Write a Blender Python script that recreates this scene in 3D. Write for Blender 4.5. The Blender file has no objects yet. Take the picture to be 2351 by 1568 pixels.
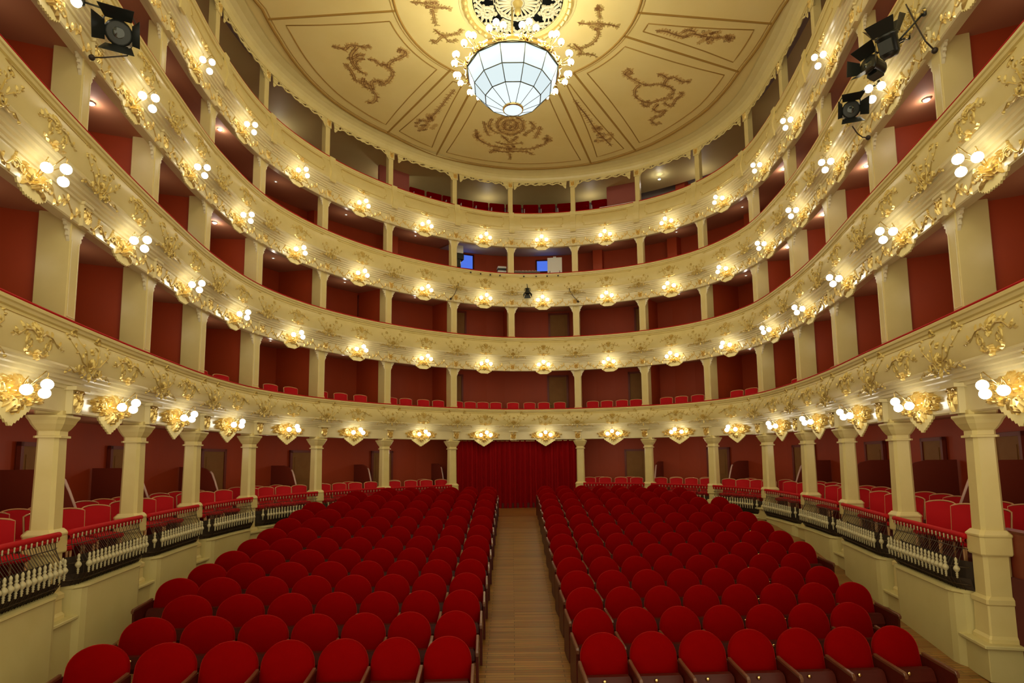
import bpy, math, random
import numpy as np
from math import sin, cos, pi, radians, atan2, hypot
random.seed(7)
SC = bpy.context.scene
COL = SC.collection
ZO = 3.2            # everything is laid out with the eye at z = 0, then lifted by this so the stalls floor is at 0

# ------------------------------------------------------------------ materials
def mat(name, col, rough=.5, metal=0., sheen=0., spec=.5, emit=None, estr=0., noise=0., nscale=8., bump=0., bscale=60., coat=0., ncol=None):
    m = bpy.data.materials.new(name); m.use_nodes = True
    nt = m.node_tree; b = nt.nodes['Principled BSDF']
    b.inputs['Base Color'].default_value = (*col, 1); b.inputs['Roughness'].default_value = rough
    b.inputs['Metallic'].default_value = metal; b.inputs['Specular IOR Level'].default_value = spec
    if sheen: b.inputs['Sheen Weight'].default_value = sheen; b.inputs['Sheen Roughness'].default_value = .35; b.inputs['Sheen Tint'].default_value = (1, .05, .04, 1)
    if coat: b.inputs['Coat Weight'].default_value = coat; b.inputs['Coat Roughness'].default_value = .15
    if emit: b.inputs['Emission Color'].default_value = (*emit, 1); b.inputs['Emission Strength'].default_value = estr
    if noise or bump:
        tc = nt.nodes.new('ShaderNodeTexCoord')
    if noise:
        n = nt.nodes.new('ShaderNodeTexNoise'); n.inputs['Scale'].default_value = nscale; n.inputs['Detail'].default_value = 5
        nt.links.new(tc.outputs['Object'], n.inputs['Vector'])
        mx = nt.nodes.new('ShaderNodeMix'); mx.data_type = 'RGBA'
        c2 = ncol if ncol else tuple(c * (1 - noise) for c in col)
        mx.inputs[6].default_value = (*col, 1); mx.inputs[7].default_value = (*c2, 1)
        nt.links.new(n.outputs['Fac'], mx.inputs[0]); nt.links.new(mx.outputs[2], b.inputs['Base Color'])
    if bump:
        n2 = nt.nodes.new('ShaderNodeTexNoise'); n2.inputs['Scale'].default_value = bscale
        nt.links.new(tc.outputs['Object'], n2.inputs['Vector'])
        bp = nt.nodes.new('ShaderNodeBump'); bp.inputs['Strength'].default_value = bump; bp.inputs['Distance'].default_value = .01
        nt.links.new(n2.outputs['Fac'], bp.inputs['Height']); nt.links.new(bp.outputs['Normal'], b.inputs['Normal'])
    return m
M = {}
M['cream'] = mat('cream_paint', (.79, .67, .31), .38, noise=1, ncol=(.68, .56, .22), nscale=3.)
M['cream_gloss'] = mat('cream_gloss_paint', (.82, .73, .44), .24, noise=1, ncol=(.74, .63, .32), nscale=4., coat=.3)
M['cream_pale'] = mat('cream_pale_paint', (.80, .72, .47), .4)
M['wallcream'] = mat('matt_cream_wall', (.66, .58, .27), .6, noise=1, ncol=(.56, .48, .19), nscale=2.)
M['gold'] = mat('gilt', (.86, .66, .25), .30, metal=.65)
M['palegold'] = mat('pale_gilt', (.66, .50, .16), .32, metal=.45)
M['brass'] = mat('brass', (.95, .75, .35), .18, metal=1)
M['globe'] = mat('opal_globe', (1, 1, 1), .3, emit=(1, .94, .76), estr=6.5)
M['globe_chandelier'] = mat('opal_chandelier_globe', (1, 1, 1), .3, emit=(1, .95, .78), estr=34)
M['redwall'] = mat('red_box_wall', (.47, .058, .009), .6, noise=1, ncol=(.38, .048, .007), nscale=1.5)
M['pinkwall'] = mat('old_rose_wall', (.46, .13, .10), .6, noise=1, ncol=(.38, .09, .06), nscale=1.2)
M['boxceil'] = mat('box_ceiling_paint', (.50, .21, .10), .75)
M['greywall'] = mat('grey_gallery_plaster', (.36, .28, .22), .7)
M['boothceil'] = mat('booth_ceiling_plaster', (.48, .45, .42), .6)
M['boxfloor'] = mat('dark_red_carpet', (.10, .012, .008), .9)
M['velvet'] = mat('red_velvet', (.22, .0003, .0006), .85, sheen=.6, spec=.03, noise=1, ncol=(.165, .0, .0005), nscale=5.)
M['boxvelvet'] = mat('bright_red_plush', (.50, .006, .012), .75, sheen=.35, spec=.2)
M['railvelvet'] = mat('red_rail_velvet', (.46, .004, .008), .7, sheen=.3, spec=.2)
M['curtain'] = mat('red_curtain_cloth', (.24, .0006, .002), .75, sheen=.3, spec=.1)
M['chairwood'] = mat('pale_chair_frame_wood', (.62, .33, .14), .3, coat=.3)
M['darkwood'] = mat('dark_polished_wood', (.085, .008, .003), .4, spec=.25, noise=1, ncol=(.05, .005, .002), nscale=12)
M['armwood'] = mat('worn_armrest_wood', (.13, .045, .02), .28, coat=.4)
M['doorwood'] = mat('brown_door_wood', (.34, .17, .05), .6, noise=1, ncol=(.26, .12, .03), nscale=5, spec=.2)
M['divider'] = mat('maroon_divider_panel', (.19, .026, .010), .5)
M['palerail'] = mat('pale_pink_rail', (.72, .50, .42), .3)
M['iron'] = mat('dark_bronze_iron', (.06, .035, .015), .4, metal=.4)
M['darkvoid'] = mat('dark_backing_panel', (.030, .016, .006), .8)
M['spindle'] = mat('ivory_spindle_paint', (.56, .50, .29), .3)
M['black'] = mat('black_metal', (.012, .014, .012), .35)
M['lens'] = mat('dark_glass_lens', (.02, .03, .03), .06, coat=1)
M['cable'] = mat('black_cable', (.03, .018, .01), .6)
M['white'] = mat('white_plastic', (.75, .75, .72), .4)
M['steel'] = mat('white_steel_rail', (.8, .8, .78), .25, metal=.3)
M['ochre'] = mat('ochre_painted_line', (.36, .20, .03), .6)
M['brownpaint'] = mat('brown_painted_scroll', (.46, .27, .07), .6, noise=1, ncol=(.70, .49, .17), nscale=10)
M['paintline'] = mat('dark_painted_outline', (.22, .09, .015), .6)
M['greenpaint'] = mat('olive_painted_garland', (.28, .17, .03), .6, noise=1, ncol=(.66, .49, .16), nscale=14)
M['ceil'] = mat('ceiling_plaster_paint', (.84, .70, .31), .55, noise=1, ncol=(.75, .58, .20), nscale=.9)
M['void'] = mat('roof_space_dark', (.012, .014, .014), .9)
M['lattice'] = mat('lattice_plaster', (.66, .60, .38), .4)
M['leading'] = mat('brass_leading', (.10, .11, .07), .4, metal=.5)
M['glass'] = mat('opal_glass', (.22, .25, .26), .25, emit=(.66, .81, .87), estr=.60)
M['glasslow'] = mat('opal_glass_lower', (.22, .25, .26), .25, emit=(.76, .89, .93), estr=.66)
M['bluewin'] = mat('blue_evening_pane', (.02, .05, .3), .2, emit=(.07, .16, .70), estr=.65)
M['addedlight'] = mat('added_downlight_lens', (.6, .55, .5), .4, emit=(1, .9, .75), estr=1.0)  # faint lens of the fill lights added in boxes and top gallery
M['downlight'] = mat('downlight_lens', (1, 1, 1), .3, emit=(1, .98, .95), estr=12)
def wood_floor():
    m = bpy.data.materials.new('stalls_floorboards'); m.use_nodes = True
    nt = m.node_tree; b = nt.nodes['Principled BSDF']; L = nt.links
    tc = nt.nodes.new('ShaderNodeTexCoord')
    br = nt.nodes.new('ShaderNodeTexBrick'); br.inputs['Scale'].default_value = 1
    br.inputs['Color1'].default_value = (.56, .27, .06, 1); br.inputs['Color2'].default_value = (.34, .145, .025, 1)
    br.inputs['Mortar'].default_value = (.11, .04, .01, 1); br.inputs['Mortar Size'].default_value = .004
    br.inputs['Brick Width'].default_value = 1.1; br.inputs['Row Height'].default_value = .075; br.offset = .37
    L.new(tc.outputs['Object'], br.inputs['Vector'])
    mp = nt.nodes.new('ShaderNodeMapping'); mp.inputs['Scale'].default_value = (1.2, 30, 1)
    n = nt.nodes.new('ShaderNodeTexNoise'); n.inputs['Scale'].default_value = 3; n.inputs['Detail'].default_value = 6
    L.new(tc.outputs['Object'], mp.inputs['Vector']); L.new(mp.outputs['Vector'], n.inputs['Vector'])
    mx = nt.nodes.new('ShaderNodeMix'); mx.data_type = 'RGBA'; mx.blend_type = 'MULTIPLY'; mx.inputs[0].default_value = .85
    L.new(br.outputs['Color'], mx.inputs[6]); L.new(n.outputs['Color'], mx.inputs[7])
    g = nt.nodes.new('ShaderNodeGamma'); g.inputs['Gamma'].default_value = 1.0; L.new(mx.outputs[2], g.inputs['Color'])
    L.new(g.outputs['Color'], b.inputs['Base Color']); b.inputs['Roughness'].default_value = .34
    rg = nt.nodes.new('ShaderNodeMapRange'); rg.inputs['To Min'].default_value = .22; rg.inputs['To Max'].default_value = .5
    L.new(n.outputs['Fac'], rg.inputs['Value']); L.new(rg.outputs['Result'], b.inputs['Roughness'])
    return m
M['floor'] = wood_floor()

# ------------------------------------------------------------------ mesh builder
class MB:
    def __init__(s): s.v = []; s.f = []; s.sm = []
    def add(s, vs, fs, smooth=False):
        o = len(s.v); s.v += [tuple(map(float, p)) for p in vs]
        s.f += [tuple(o + i for i in f) for f in fs]; s.sm += [smooth] * len(fs); return s
    def box(s, x0, x1, y0, y1, z0, z1):
        return s.add([(x, y, z) for z in (z0, z1) for y in (y0, y1) for x in (x0, x1)],
                     [(0, 2, 3, 1), (4, 5, 7, 6), (0, 1, 5, 4), (2, 6, 7, 3), (0, 4, 6, 2), (1, 3, 7, 5)])
    def bbox(s, x0, x1, y0, y1, z0, z1, b=.01):
        """box with chamfered vertical edges and top"""
        def ring(z, d): return [(x0 + d + b, y0 + d, z), (x1 - d - b, y0 + d, z), (x1 - d, y0 + d + b, z), (x1 - d, y1 - d - b, z), (x1 - d - b, y1 - d, z), (x0 + d + b, y1 - d, z), (x0 + d, y1 - d - b, z), (x0 + d, y0 + d + b, z)]
        return s.loft([ring(z0, b), ring(z0 + b, 0), ring(z1 - b, 0), ring(z1, b)], True, True)
    def loft(s, rings, cap0=False, cap1=False, smooth=False, closed=True):
        n = len(rings[0]); vs = [p for r in rings for p in r]; fs = []
        for i in range(len(rings) - 1):
            for j in range(n if closed else n - 1):
                k = (j + 1) % n; fs.append((i * n + j, i * n + k, (i + 1) * n + k, (i + 1) * n + j))
        if cap0: fs.append(tuple(range(n - 1, -1, -1)))
        if cap1: fs.append(tuple((len(rings) - 1) * n + j for j in range(n)))
        return s.add(vs, fs, smooth)
    def lathe(s, prof, n=16, c=(0, 0, 0), smooth=True, ph=0, caps=True):
        rings = [[(c[0] + r * cos(2 * pi * j / n + ph), c[1] + r * sin(2 * pi * j / n + ph), c[2] + z) for j in range(n)] for r, z in prof]
        return s.loft(rings, caps, caps, smooth)
    def tube(s, pts, r, n=8, smooth=True, r1=None):
        pts = [np.array(p, float) for p in pts]; rings = []; up = None
        for i, p in enumerate(pts):
            d = pts[min(i + 1, len(pts) - 1)] - pts[max(i - 1, 0)]; d /= np.linalg.norm(d) + 1e-9
            if up is None: up = np.array([0, 0, 1.]) if abs(d[2]) < .9 else np.array([1., 0, 0])
            a = np.cross(d, up); a /= np.linalg.norm(a) + 1e-9; b = np.cross(a, d); up = b
            rr = r if r1 is None else r + (r1 - r) * i / (len(pts) - 1)
            rings.append([tuple(p + rr * (cos(2 * pi * j / n) * a + sin(2 * pi * j / n) * b)) for j in range(n)])
        return s.loft(rings, True, True, smooth)
    def sphere(s, c, r, n=16, m=10, sz=1.):
        prof = [(max(1e-4, r * sin(pi * i / m)), -r * sz * cos(pi * i / m)) for i in range(m + 1)]
        return s.lathe(prof, n, c)
    def extr(s, pts, y0, y1):
        """outline pts (x,z) extruded along y"""
        n = len(pts)
        return s.add([(x, y0, z) for x, z in pts] + [(x, y1, z) for x, z in pts],
                     [tuple(range(n)), tuple(range(2 * n - 1, n - 1, -1))] + [(i + n, (i + 1) % n + n, (i + 1) % n, i) for i in range(n)])
    def map(s, fn):
        m = MB(); m.v = [tuple(map(float, fn(*p))) for p in s.v]; m.f = list(s.f); m.sm = list(s.sm); return m
    def join(s, o): return s.add(o.v, o.f) if False else s._j(o)
    def _j(s, o):
        k = len(s.v); s.v += o.v; s.f += [tuple(k + i for i in f) for f in o.f]; s.sm += o.sm; return s
def mesh_of(name, mb, m, m2=None):
    me = bpy.data.meshes.new(name); me.from_pydata(mb.v, [], mb.f)
    me.polygons.foreach_set('use_smooth', mb.sm); me.materials.append(m); me.update(); return me
def tag(o, label=None, cat=None, group=None, kind=None):
    if label: o['label'] = label
    if cat: o['category'] = cat
    if group: o['group'] = group
    if kind: o['kind'] = kind
    return o
def obj(name, mb, m, parent=None, label=None, cat=None, group=None, kind=None, loc=None, rz=0.):
    """mb in the parent's local frame (or world when no parent; loc/rz place a top-level mesh whose mb is local)"""
    o = bpy.data.objects.new(name, mesh_of(name, mb, M[m] if isinstance(m, str) else m)); COL.objects.link(o)
    if parent: o.parent = parent
    if loc is not None: o.location = loc; o.rotation_euler = (0, 0, rz)
    return tag(o, label, cat, group, kind)
def thing(name, label, cat, loc=(0, 0, 0), rz=0., group=None):
    o = bpy.data.objects.new(name, None); COL.objects.link(o); o.location = loc; o.rotation_euler = (0, 0, rz)
    o.empty_display_size = .1
    return tag(o, label, cat, group)
KIDS = {}
def kids(o):
    return [c for c in bpy.data.objects if c.parent == o]
def tree(o):
    return (o, [tree(c) for c in kids(o)])
def dup(tr, loc, rz, label, group=None, cat=None, rot=None):
    def cp(t, par):
        c = t[0].copy(); COL.objects.link(c)
        if par: c.parent = par
        for k in t[1]: cp(k, c)
        return c
    r = cp(tr, None); r.location = loc; r.rotation_euler = rot if rot else (0, 0, rz); r['label'] = label
    if group: r['group'] = group
    if cat: r['category'] = cat
    return r
def struct(name, mb, m, parent=None): return obj(name, mb, m, parent, kind='structure')
ORD = ['zeroth', 'first', 'second', 'third', 'fourth', 'fifth', 'sixth', 'seventh', 'eighth', 'ninth', 'tenth', 'eleventh', 'twelfth', 'thirteenth', 'fourteenth', 'fifteenth', 'sixteenth']
TIER = {0: 'ground-floor boxes', 1: 'first tier', 2: 'second tier', 3: 'third tier', 4: 'top gallery'}

# ------------------------------------------------------------------ the horseshoe
PTS = [(-5.25, 3.5), (-5.95, 5.95), (-6.47, 8.37), (-6.87, 10.79), (-7.14, 13.23), (-6.97, 15.71), (-5.95, 18.12), (-4.27, 20.15), (-2.08, 21.73), (0.02, 22.48),
       (2.46, 22.4), (4.91, 21.59), (6.78, 20.1), (7.75, 17.98), (7.8, 15.61), (7.53, 13.29), (7.0, 10.73), (6.52, 8.31), (6.0, 5.95), (5.35, 3.5)]
P0 = 9
NP = len(PTS)
def idx(side, k): return P0 - k if side == 'L' else P0 + k
def crv(t):
    t = min(max(t, 0), NP - 1.0001); i = int(t); u = t - i
    g = lambda j: np.array(PTS[j]) if 0 <= j < NP else (2 * np.array(PTS[0]) - np.array(PTS[1]) if j < 0 else 2 * np.array(PTS[-1]) - np.array(PTS[-2]))
    a, b, c, d = g(i - 1), g(i), g(i + 1), g(i + 2)
    p = .5 * (2 * b + (c - a) * u + (2 * a - 5 * b + 4 * c - d) * u * u + (3 * b - a - 3 * c + d) * u ** 3)
    q = .5 * ((c - a) + 2 * (2 * a - 5 * b + 4 * c - d) * u + 3 * (3 * b - a - 3 * c + d) * u * u)
    l = hypot(*q); T = q / l
    return p, T, np.array([T[1], -T[0]]), l
NS = 14
GRID = [(i / NS,) + crv(i / NS)[:3] for i in range((NP - 1) * NS + 1)]
def S(t, n, z):
    p, T, N, l = crv(t); q = p + N * n; return (q[0], q[1], z)
def bct(i, w=.2): return .5 * (posttc(i, w) + posttc(i + 1, w))
def rzN(t):
    N = crv(t)[2]; return atan2(-N[0], N[1])
def baylen(i):
    a, b = np.array(PTS[i]), np.array(PTS[i + 1]); return hypot(*(b - a))
def posttc(i, w=.2):
    """t of the middle of post i (the surveyed point is the edge turned to the middle of the house)"""
    l = crv(i)[3]
    return i + (w / 2 / l if i > P0 else (-w / 2 / l if i < P0 else 0))
def dzt(t):
    p = crv(t)[0]; f = max(0, (22 - p[1]) / 13.6); return -(.08 if t < P0 else .20) * f
def sweep(mb, prof, t0=0, t1=NP - 1, zf=None, smooth=False, step=1. / NS):
    n = int(round((t1 - t0) / step)); rings = []
    for k in range(n + 1):
        t = t0 + (t1 - t0) * k / n; p, T, N, l = crv(t)
        rings.append([(p[0] + N[0] * a, p[1] + N[1] * a, (zf(t, z) if zf else z)) for a, z in prof])
    return mb.loft(rings, smooth=smooth, closed=False)
ZB = {1: .83, 2: 3.55, 3: 6.15, 4: 8.62, 5: 11.38}     # underside of each front
ZT = {1: 2.01, 2: 4.86, 3: 7.46, 4: 9.97}              # its hand rail
ZC = 11.7                                                # ceiling
def bays(): return range(0, NP - 1)
def bayname(i):
    """bay between post i and i+1"""
    k = (P0 - i) if i < P0 else (i + 1 - P0)
    return f"{'left' if i < P0 else 'right'}-side {ORD[k]} bay from the centre"
def postname(i):
    if i == P0: return 'in the very centre'
    return f"{'left' if i < P0 else 'right'}-side {ORD[abs(i - P0)]} from the centre"

F_, T_, RO_, CYP = 1317.54, radians(5.856), radians(.5775), 140.1
def ray(u, v):
    a = (u - 1175.5) / F_; b = (CYP + 784 - v) / F_; c, s_ = cos(-RO_), sin(-RO_); a, b = c * a - s_ * b, s_ * a + c * b
    c, s_ = cos(T_), sin(T_); return np.array([a, c - s_ * b, s_ + c * b])
# ------------------------------------------------------------------ relief ornament kit (s along, q up, h out)
def half_tube(mb, pts, w, h, w1=None):
    n = len(pts); rings = []
    for i, (x, y) in enumerate(pts):
        a = pts[max(i - 1, 0)]; b = pts[min(i + 1, n - 1)]; dx, dy = b[0] - a[0], b[1] - a[1]; l = hypot(dx, dy) + 1e-9
        nx, ny = -dy / l, dx / l; f = i / (n - 1); ww = w + ((w1 if w1 is not None else w) - w) * f; hh = h * (ww / w)
        rings.append([(x + nx * ww, y + ny * ww, -.004), (x + nx * ww * .5, y + ny * ww * .5, hh), (x - nx * ww * .5, y - ny * ww * .5, hh), (x - nx * ww, y - ny * ww, -.004)])
    mb.loft(rings, smooth=True, closed=False)
def spiral(cx, cy, r0, r1, a0, turns, n=12):
    return [(cx + (r0 + (r1 - r0) * i / n) * cos(a0 + turns * 2 * pi * i / n), cy + (r0 + (r1 - r0) * i / n) * sin(a0 + turns * 2 * pi * i / n)) for i in range(n + 1)]
def leaf(mb, x, y, a, L, w, h, curl=0.):
    c, s_ = cos(a), sin(a); vs = []
    for f, ww, hh in ((0, .25, .4), (.35, 1, 1), (.7, .75, 1.1), (1, .08, .55)):
        aa = a + curl * f; px = x + L * f * cos(a + curl * f * .5); py = y + L * f * sin(a + curl * f * .5); nx, ny = -sin(aa), cos(aa)
        vs += [(px + nx * w * ww, py + ny * w * ww, 0), (px, py, h * hh), (px - nx * w * ww, py - ny * w * ww, 0)]
    fs = []
    for i in range(3):
        o = i * 3; fs += [(o, o + 3, o + 4, o + 1), (o + 1, o + 4, o + 5, o + 2)]
    mb.add(vs, fs, False)
def knob(mb, x, y, r, h):
    n = 6; vs = [(x, y, h)]
    for rr, hh in ((.6, .8), (1, 0)): vs += [(x + r * rr * cos(2 * pi * j / n), y + r * rr * sin(2 * pi * j / n), h * hh) for j in range(n)]
    fs = [(0, 1 + j, 1 + (j + 1) % n) for j in range(n)] + [(1 + j, 7 + j, 7 + (j + 1) % n, 1 + (j + 1) % n) for j in range(n)]
    mb.add(vs, fs, True)
def flower(mb, x, y, r, h, n=6, a0=0):
    for j in range(n): leaf(mb, x, y, a0 + 2 * pi * j / n, r, r * .32, h)
    knob(mb, x, y, r * .3, h * 1.3)
def shell(mb, x, y, r, h, a0, a1, n=7):
    for j in range(n):
        a = a0 + (a1 - a0) * j / (n - 1); leaf(mb, x, y, a, r * (1 - .15 * abs(j - (n - 1) / 2) / n), r * .16, h)
    knob(mb, x, y, r * .22, h * 1.4)
def frieze_garland(W, H, rnd):
    mb = MB()
    for sg in (-1, 1):
        m = MB(); n = 22
        pts = [(.12 * W + (.36 * W) * i / n, -.02 + H * .24 * sin(i / n * 4.2 * pi + .6)) for i in range(n + 1)]
        half_tube(m, pts, .016, .02, .010)
        for k in range(1, 8):
            i = int(k * n / 8); x, y = pts[i]; up = 1 if k % 2 else -1
            leaf(m, x, y, up * 1.1 + (.2 if k % 2 else -.2), H * .36, .024, .024, up * .9); leaf(m, x, y, -up * 1.9, H * .24, .016, .018, -up)
            knob(m, x + .02, y + up * .03, .016, .022)
        half_tube(m, spiral(.15 * W, .0, H * .30, .02, 2.6, -1.3), .015, .022, .009)
        half_tube(m, spiral(.485 * W, 0, H * .22, .012, 3.4, 1.2), .016, .02, .01)
        mb._j(m.map(lambda a, b, c: (sg * a, b, c)))
    shell(mb, 0, -H * .36, H * .72, .05, .25, pi - .25, 9)
    for sg in (-1, 1):
        half_tube(mb, [(sg * a, b) for a, b in spiral(.13, -.07, .09, .02, pi * .9, 1.4)], .018, .035, .010)
        half_tube(mb, [(sg * a, b) for a, b in spiral(.25, .0, .07, .02, -.4, -1.3)], .015, .028, .008)
        leaf(mb, sg * .1, -.08, (-.7 if sg > 0 else pi + .7), .2, .04, .05); flower(mb, sg * .2, .05, .06, .05)
    flower(mb, 0, -.09, .08, .09, 7)
    return mb
def big_cluster(rnd):
    mb = MB()
    for sg in (-1, 1):
        m = MB()
        half_tube(m, spiral(.30, .04, .17, .03, 3.3, -1.5, 16), .036, .06, .02)
        half_tube(m, spiral(.55, -.01, .10, .02, 2.8, 1.4, 14), .028, .05, .014)
        half_tube(m, [(.18, -.16), (.33, -.12), (.48, -.10), (.62, -.02), (.72, .05)], .030, .05, .012)
        for k in range(9):
            a = -1.3 + k * .33; leaf(m, .10 + .06 * k, -.06 + .03 * sin(k * 2.1), a, .17, .042, .07, .5)
        for x, y, r in ((.18, .12, .055), (.36, -.13, .05), (.47, .10, .045), (.62, -.09, .04), (.70, .03, .035), (.13, -.10, .05)): flower(m, x, y, r * 1.5, .075, 6, x * 9)
        for x, y in ((.25, -.04), (.42, .02), (.52, -.12), (.08, .14), (.60, .08)): knob(m, x, y, .036, .08)
        mb._j(m.map(lambda a, b, c: (sg * a, b, c)))
    shell(mb, 0, .0, .26, .11, .3, pi - .3, 9); shell(mb, 0, .0, .36, .08, pi + .55, 2 * pi - .55, 7)
    for y, x in ((-.13, .07), (-.22, .05), (-.30, .0)):
        knob(mb, x, y, .045, .10); knob(mb, -x, y, .045, .10)
    flower(mb, 0, -.03, .11, .13, 8); knob(mb, 0, .12, .05, .12)
    return mb
def belly_cartouche(W, H):
    mb = MB()
    for sg in (-1, 1):
        m = MB()
        half_tube(m, [(.05, -.32 * H), (.14, -.12 * H), (.16, .08 * H), (.26, .2 * H), (.30, .38 * H)], .016, .022, .005)
        half_tube(m, spiral(.34, .36 * H, .07, .01, pi, -1.1, 10), .016, .022, .008)
        half_tube(m, [(.1, -.2 * H), (.24, -.14 * H), (.36, .0), (.48, .10 * H), (.56, .26 * H)], .013, .018, .004)
        half_tube(m, spiral(.20, -.26 * H, .09, .02, .5, -1.3, 10), .02, .028, .01)
        half_tube(m, [(.22, -.3 * H), (.38, -.36 * H), (.5, -.28 * H), (.6, -.36 * H)], .016, .022, .006)
        for k, (x, y, a) in enumerate(((.14, 0, .4), (.2, .15 * H, 2.2), (.28, .3 * H, .7), (.36, .02, -.6), (.44, .08 * H, 1.9), (.52, .2 * H, .2), (.3, -.33 * H, .5), (.46, -.3 * H, -.9), (.09, -.3 * H, -1.2), (.25, -.1 * H, 1.3))):
            leaf(m, x, y, a, .085, .018, .02, .5)
        for x, y in ((.56, .3 * H), (.31, .44 * H), (.6, -.4 * H), (.18, -.42 * H)): knob(m, x, y, .024, .03)
        mb._j(m.map(lambda a, b, c: (sg * a * W, b, c)))
    shell(mb, 0, -.22 * H, .2 * H, .03, .5, pi - .5, 7); flower(mb, 0, -.2 * H, .07, .035, 7); flower(mb, 0, .10 * H, .05, .03, 6)
    leaf(mb, 0, -.3 * H, -pi / 2, .18 * H, .04, .035)
    return mb
def belly_spray(W, H):
    mb = MB()
    for sg in (-1, 1):
        m = MB()
        half_tube(m, [(.03, 0), (.15, .14 * H), (.3, .1 * H), (.45, -.1 * H), (.55, -.02)], .020, .026, .006)
        half_tube(m, spiral(.2, -.14 * H, .08, .02, 1.2, -1.2, 10), .018, .025, .008)
        for x, y, a in ((.08, .05, 1.2), (.16, .12 * H, .6), (.24, .1 * H, -.8), (.3, .1 * H, .9), (.38, 0, -.5), (.45, -.08 * H, .8), (.5, -.05, -.2), (.12, -.1, -.7), (.2, -.2 * H, -1.4)):
            leaf(m, x, y, a, .10, .020, .022, .3)
        mb._j(m.map(lambda a, b, c: (sg * a * W, b, c)))
    flower(mb, 0, .02, .08, .035, 8); shell(mb, 0, .05, .14, .028, .6, pi - .6, 5)
    return mb
def capital_relief():
    mb = MB()
    for sg in (-1, 1):
        half_tube(mb, [(sg * a, b) for a, b in spiral(.06, .06, .045, .01, .6, 1.3, 9)], .014, .03, .008)
        leaf(mb, sg * .05, -.10, pi / 2 + sg * -.15, .15, .028, .03); leaf(mb, sg * .02, -.12, pi / 2, .13, .02, .035)
    shell(mb, 0, -.02, .10, .035, .5, pi - .5, 5)
    return mb
def relief_on(i0, mb, nz, zc, off=0., tilt=None):
    """lay a relief (s,q,h) on the front at curve parameter i0"""
    l = crv(i0)[3]
    def f(s, q, h):
        p, T, N, _ = crv(i0 + s / l); n = nz(zc + q) + h
        return (p[0] + N[0] * n, p[1] + N[1] * n, zc + q)
    return mb.map(f)

# ------------------------------------------------------------------ balcony fronts
def front_profile(k):
    zb, zt = ZB[k], ZT[k]; H = zt - zb; fz = .27 if k == 1 else .24
    z = lambda f: zb + H * f
    frz = [(-.14, zb + .16), (-.14, zb + .015), (-.04, zb + .015), (-.04, zb), (.03, zb), (.045, zb + .02), (.045, z(fz))]
    corn = [(.045, z(fz)), (.075, z(fz) + .005), (.08, z(fz + .035)), (.115, z(fz + .045)), (.12, z(fz + .075)), (.16, z(fz + .085)), (.165, z(fz + .12)), (.205, z(fz + .13)), (.21, z(fz + .165)), (.25, z(fz + .175)), (.262, z(fz + .20)), (.25, z(fz + .225))]
    f0 = fz + .225
    bel = [(.25, z(f0)), (.275, z(f0 + .06)), (.29, z(f0 + .13)), (.285, z(f0 + .22)), (.25, z(f0 + .30)), (.20, z(.87)), (.175, z(.90))]
    top = [(.175, z(.90)), (.20, z(.91)), (.205, z(.945)), (.225, z(.955)), (.225, z(1) - .02), (.20, z(1)), (-.04, z(1))]
    return frz, corn, bel, top
def nz_of(prof):
    zs = [p[1] for p in prof]; ns = [p[0] for p in prof]
    return lambda z: float(np.interp(z, zs, ns))
rnd = random.Random(3)
CAP = capital_relief()
FRONTS = {}
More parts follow.
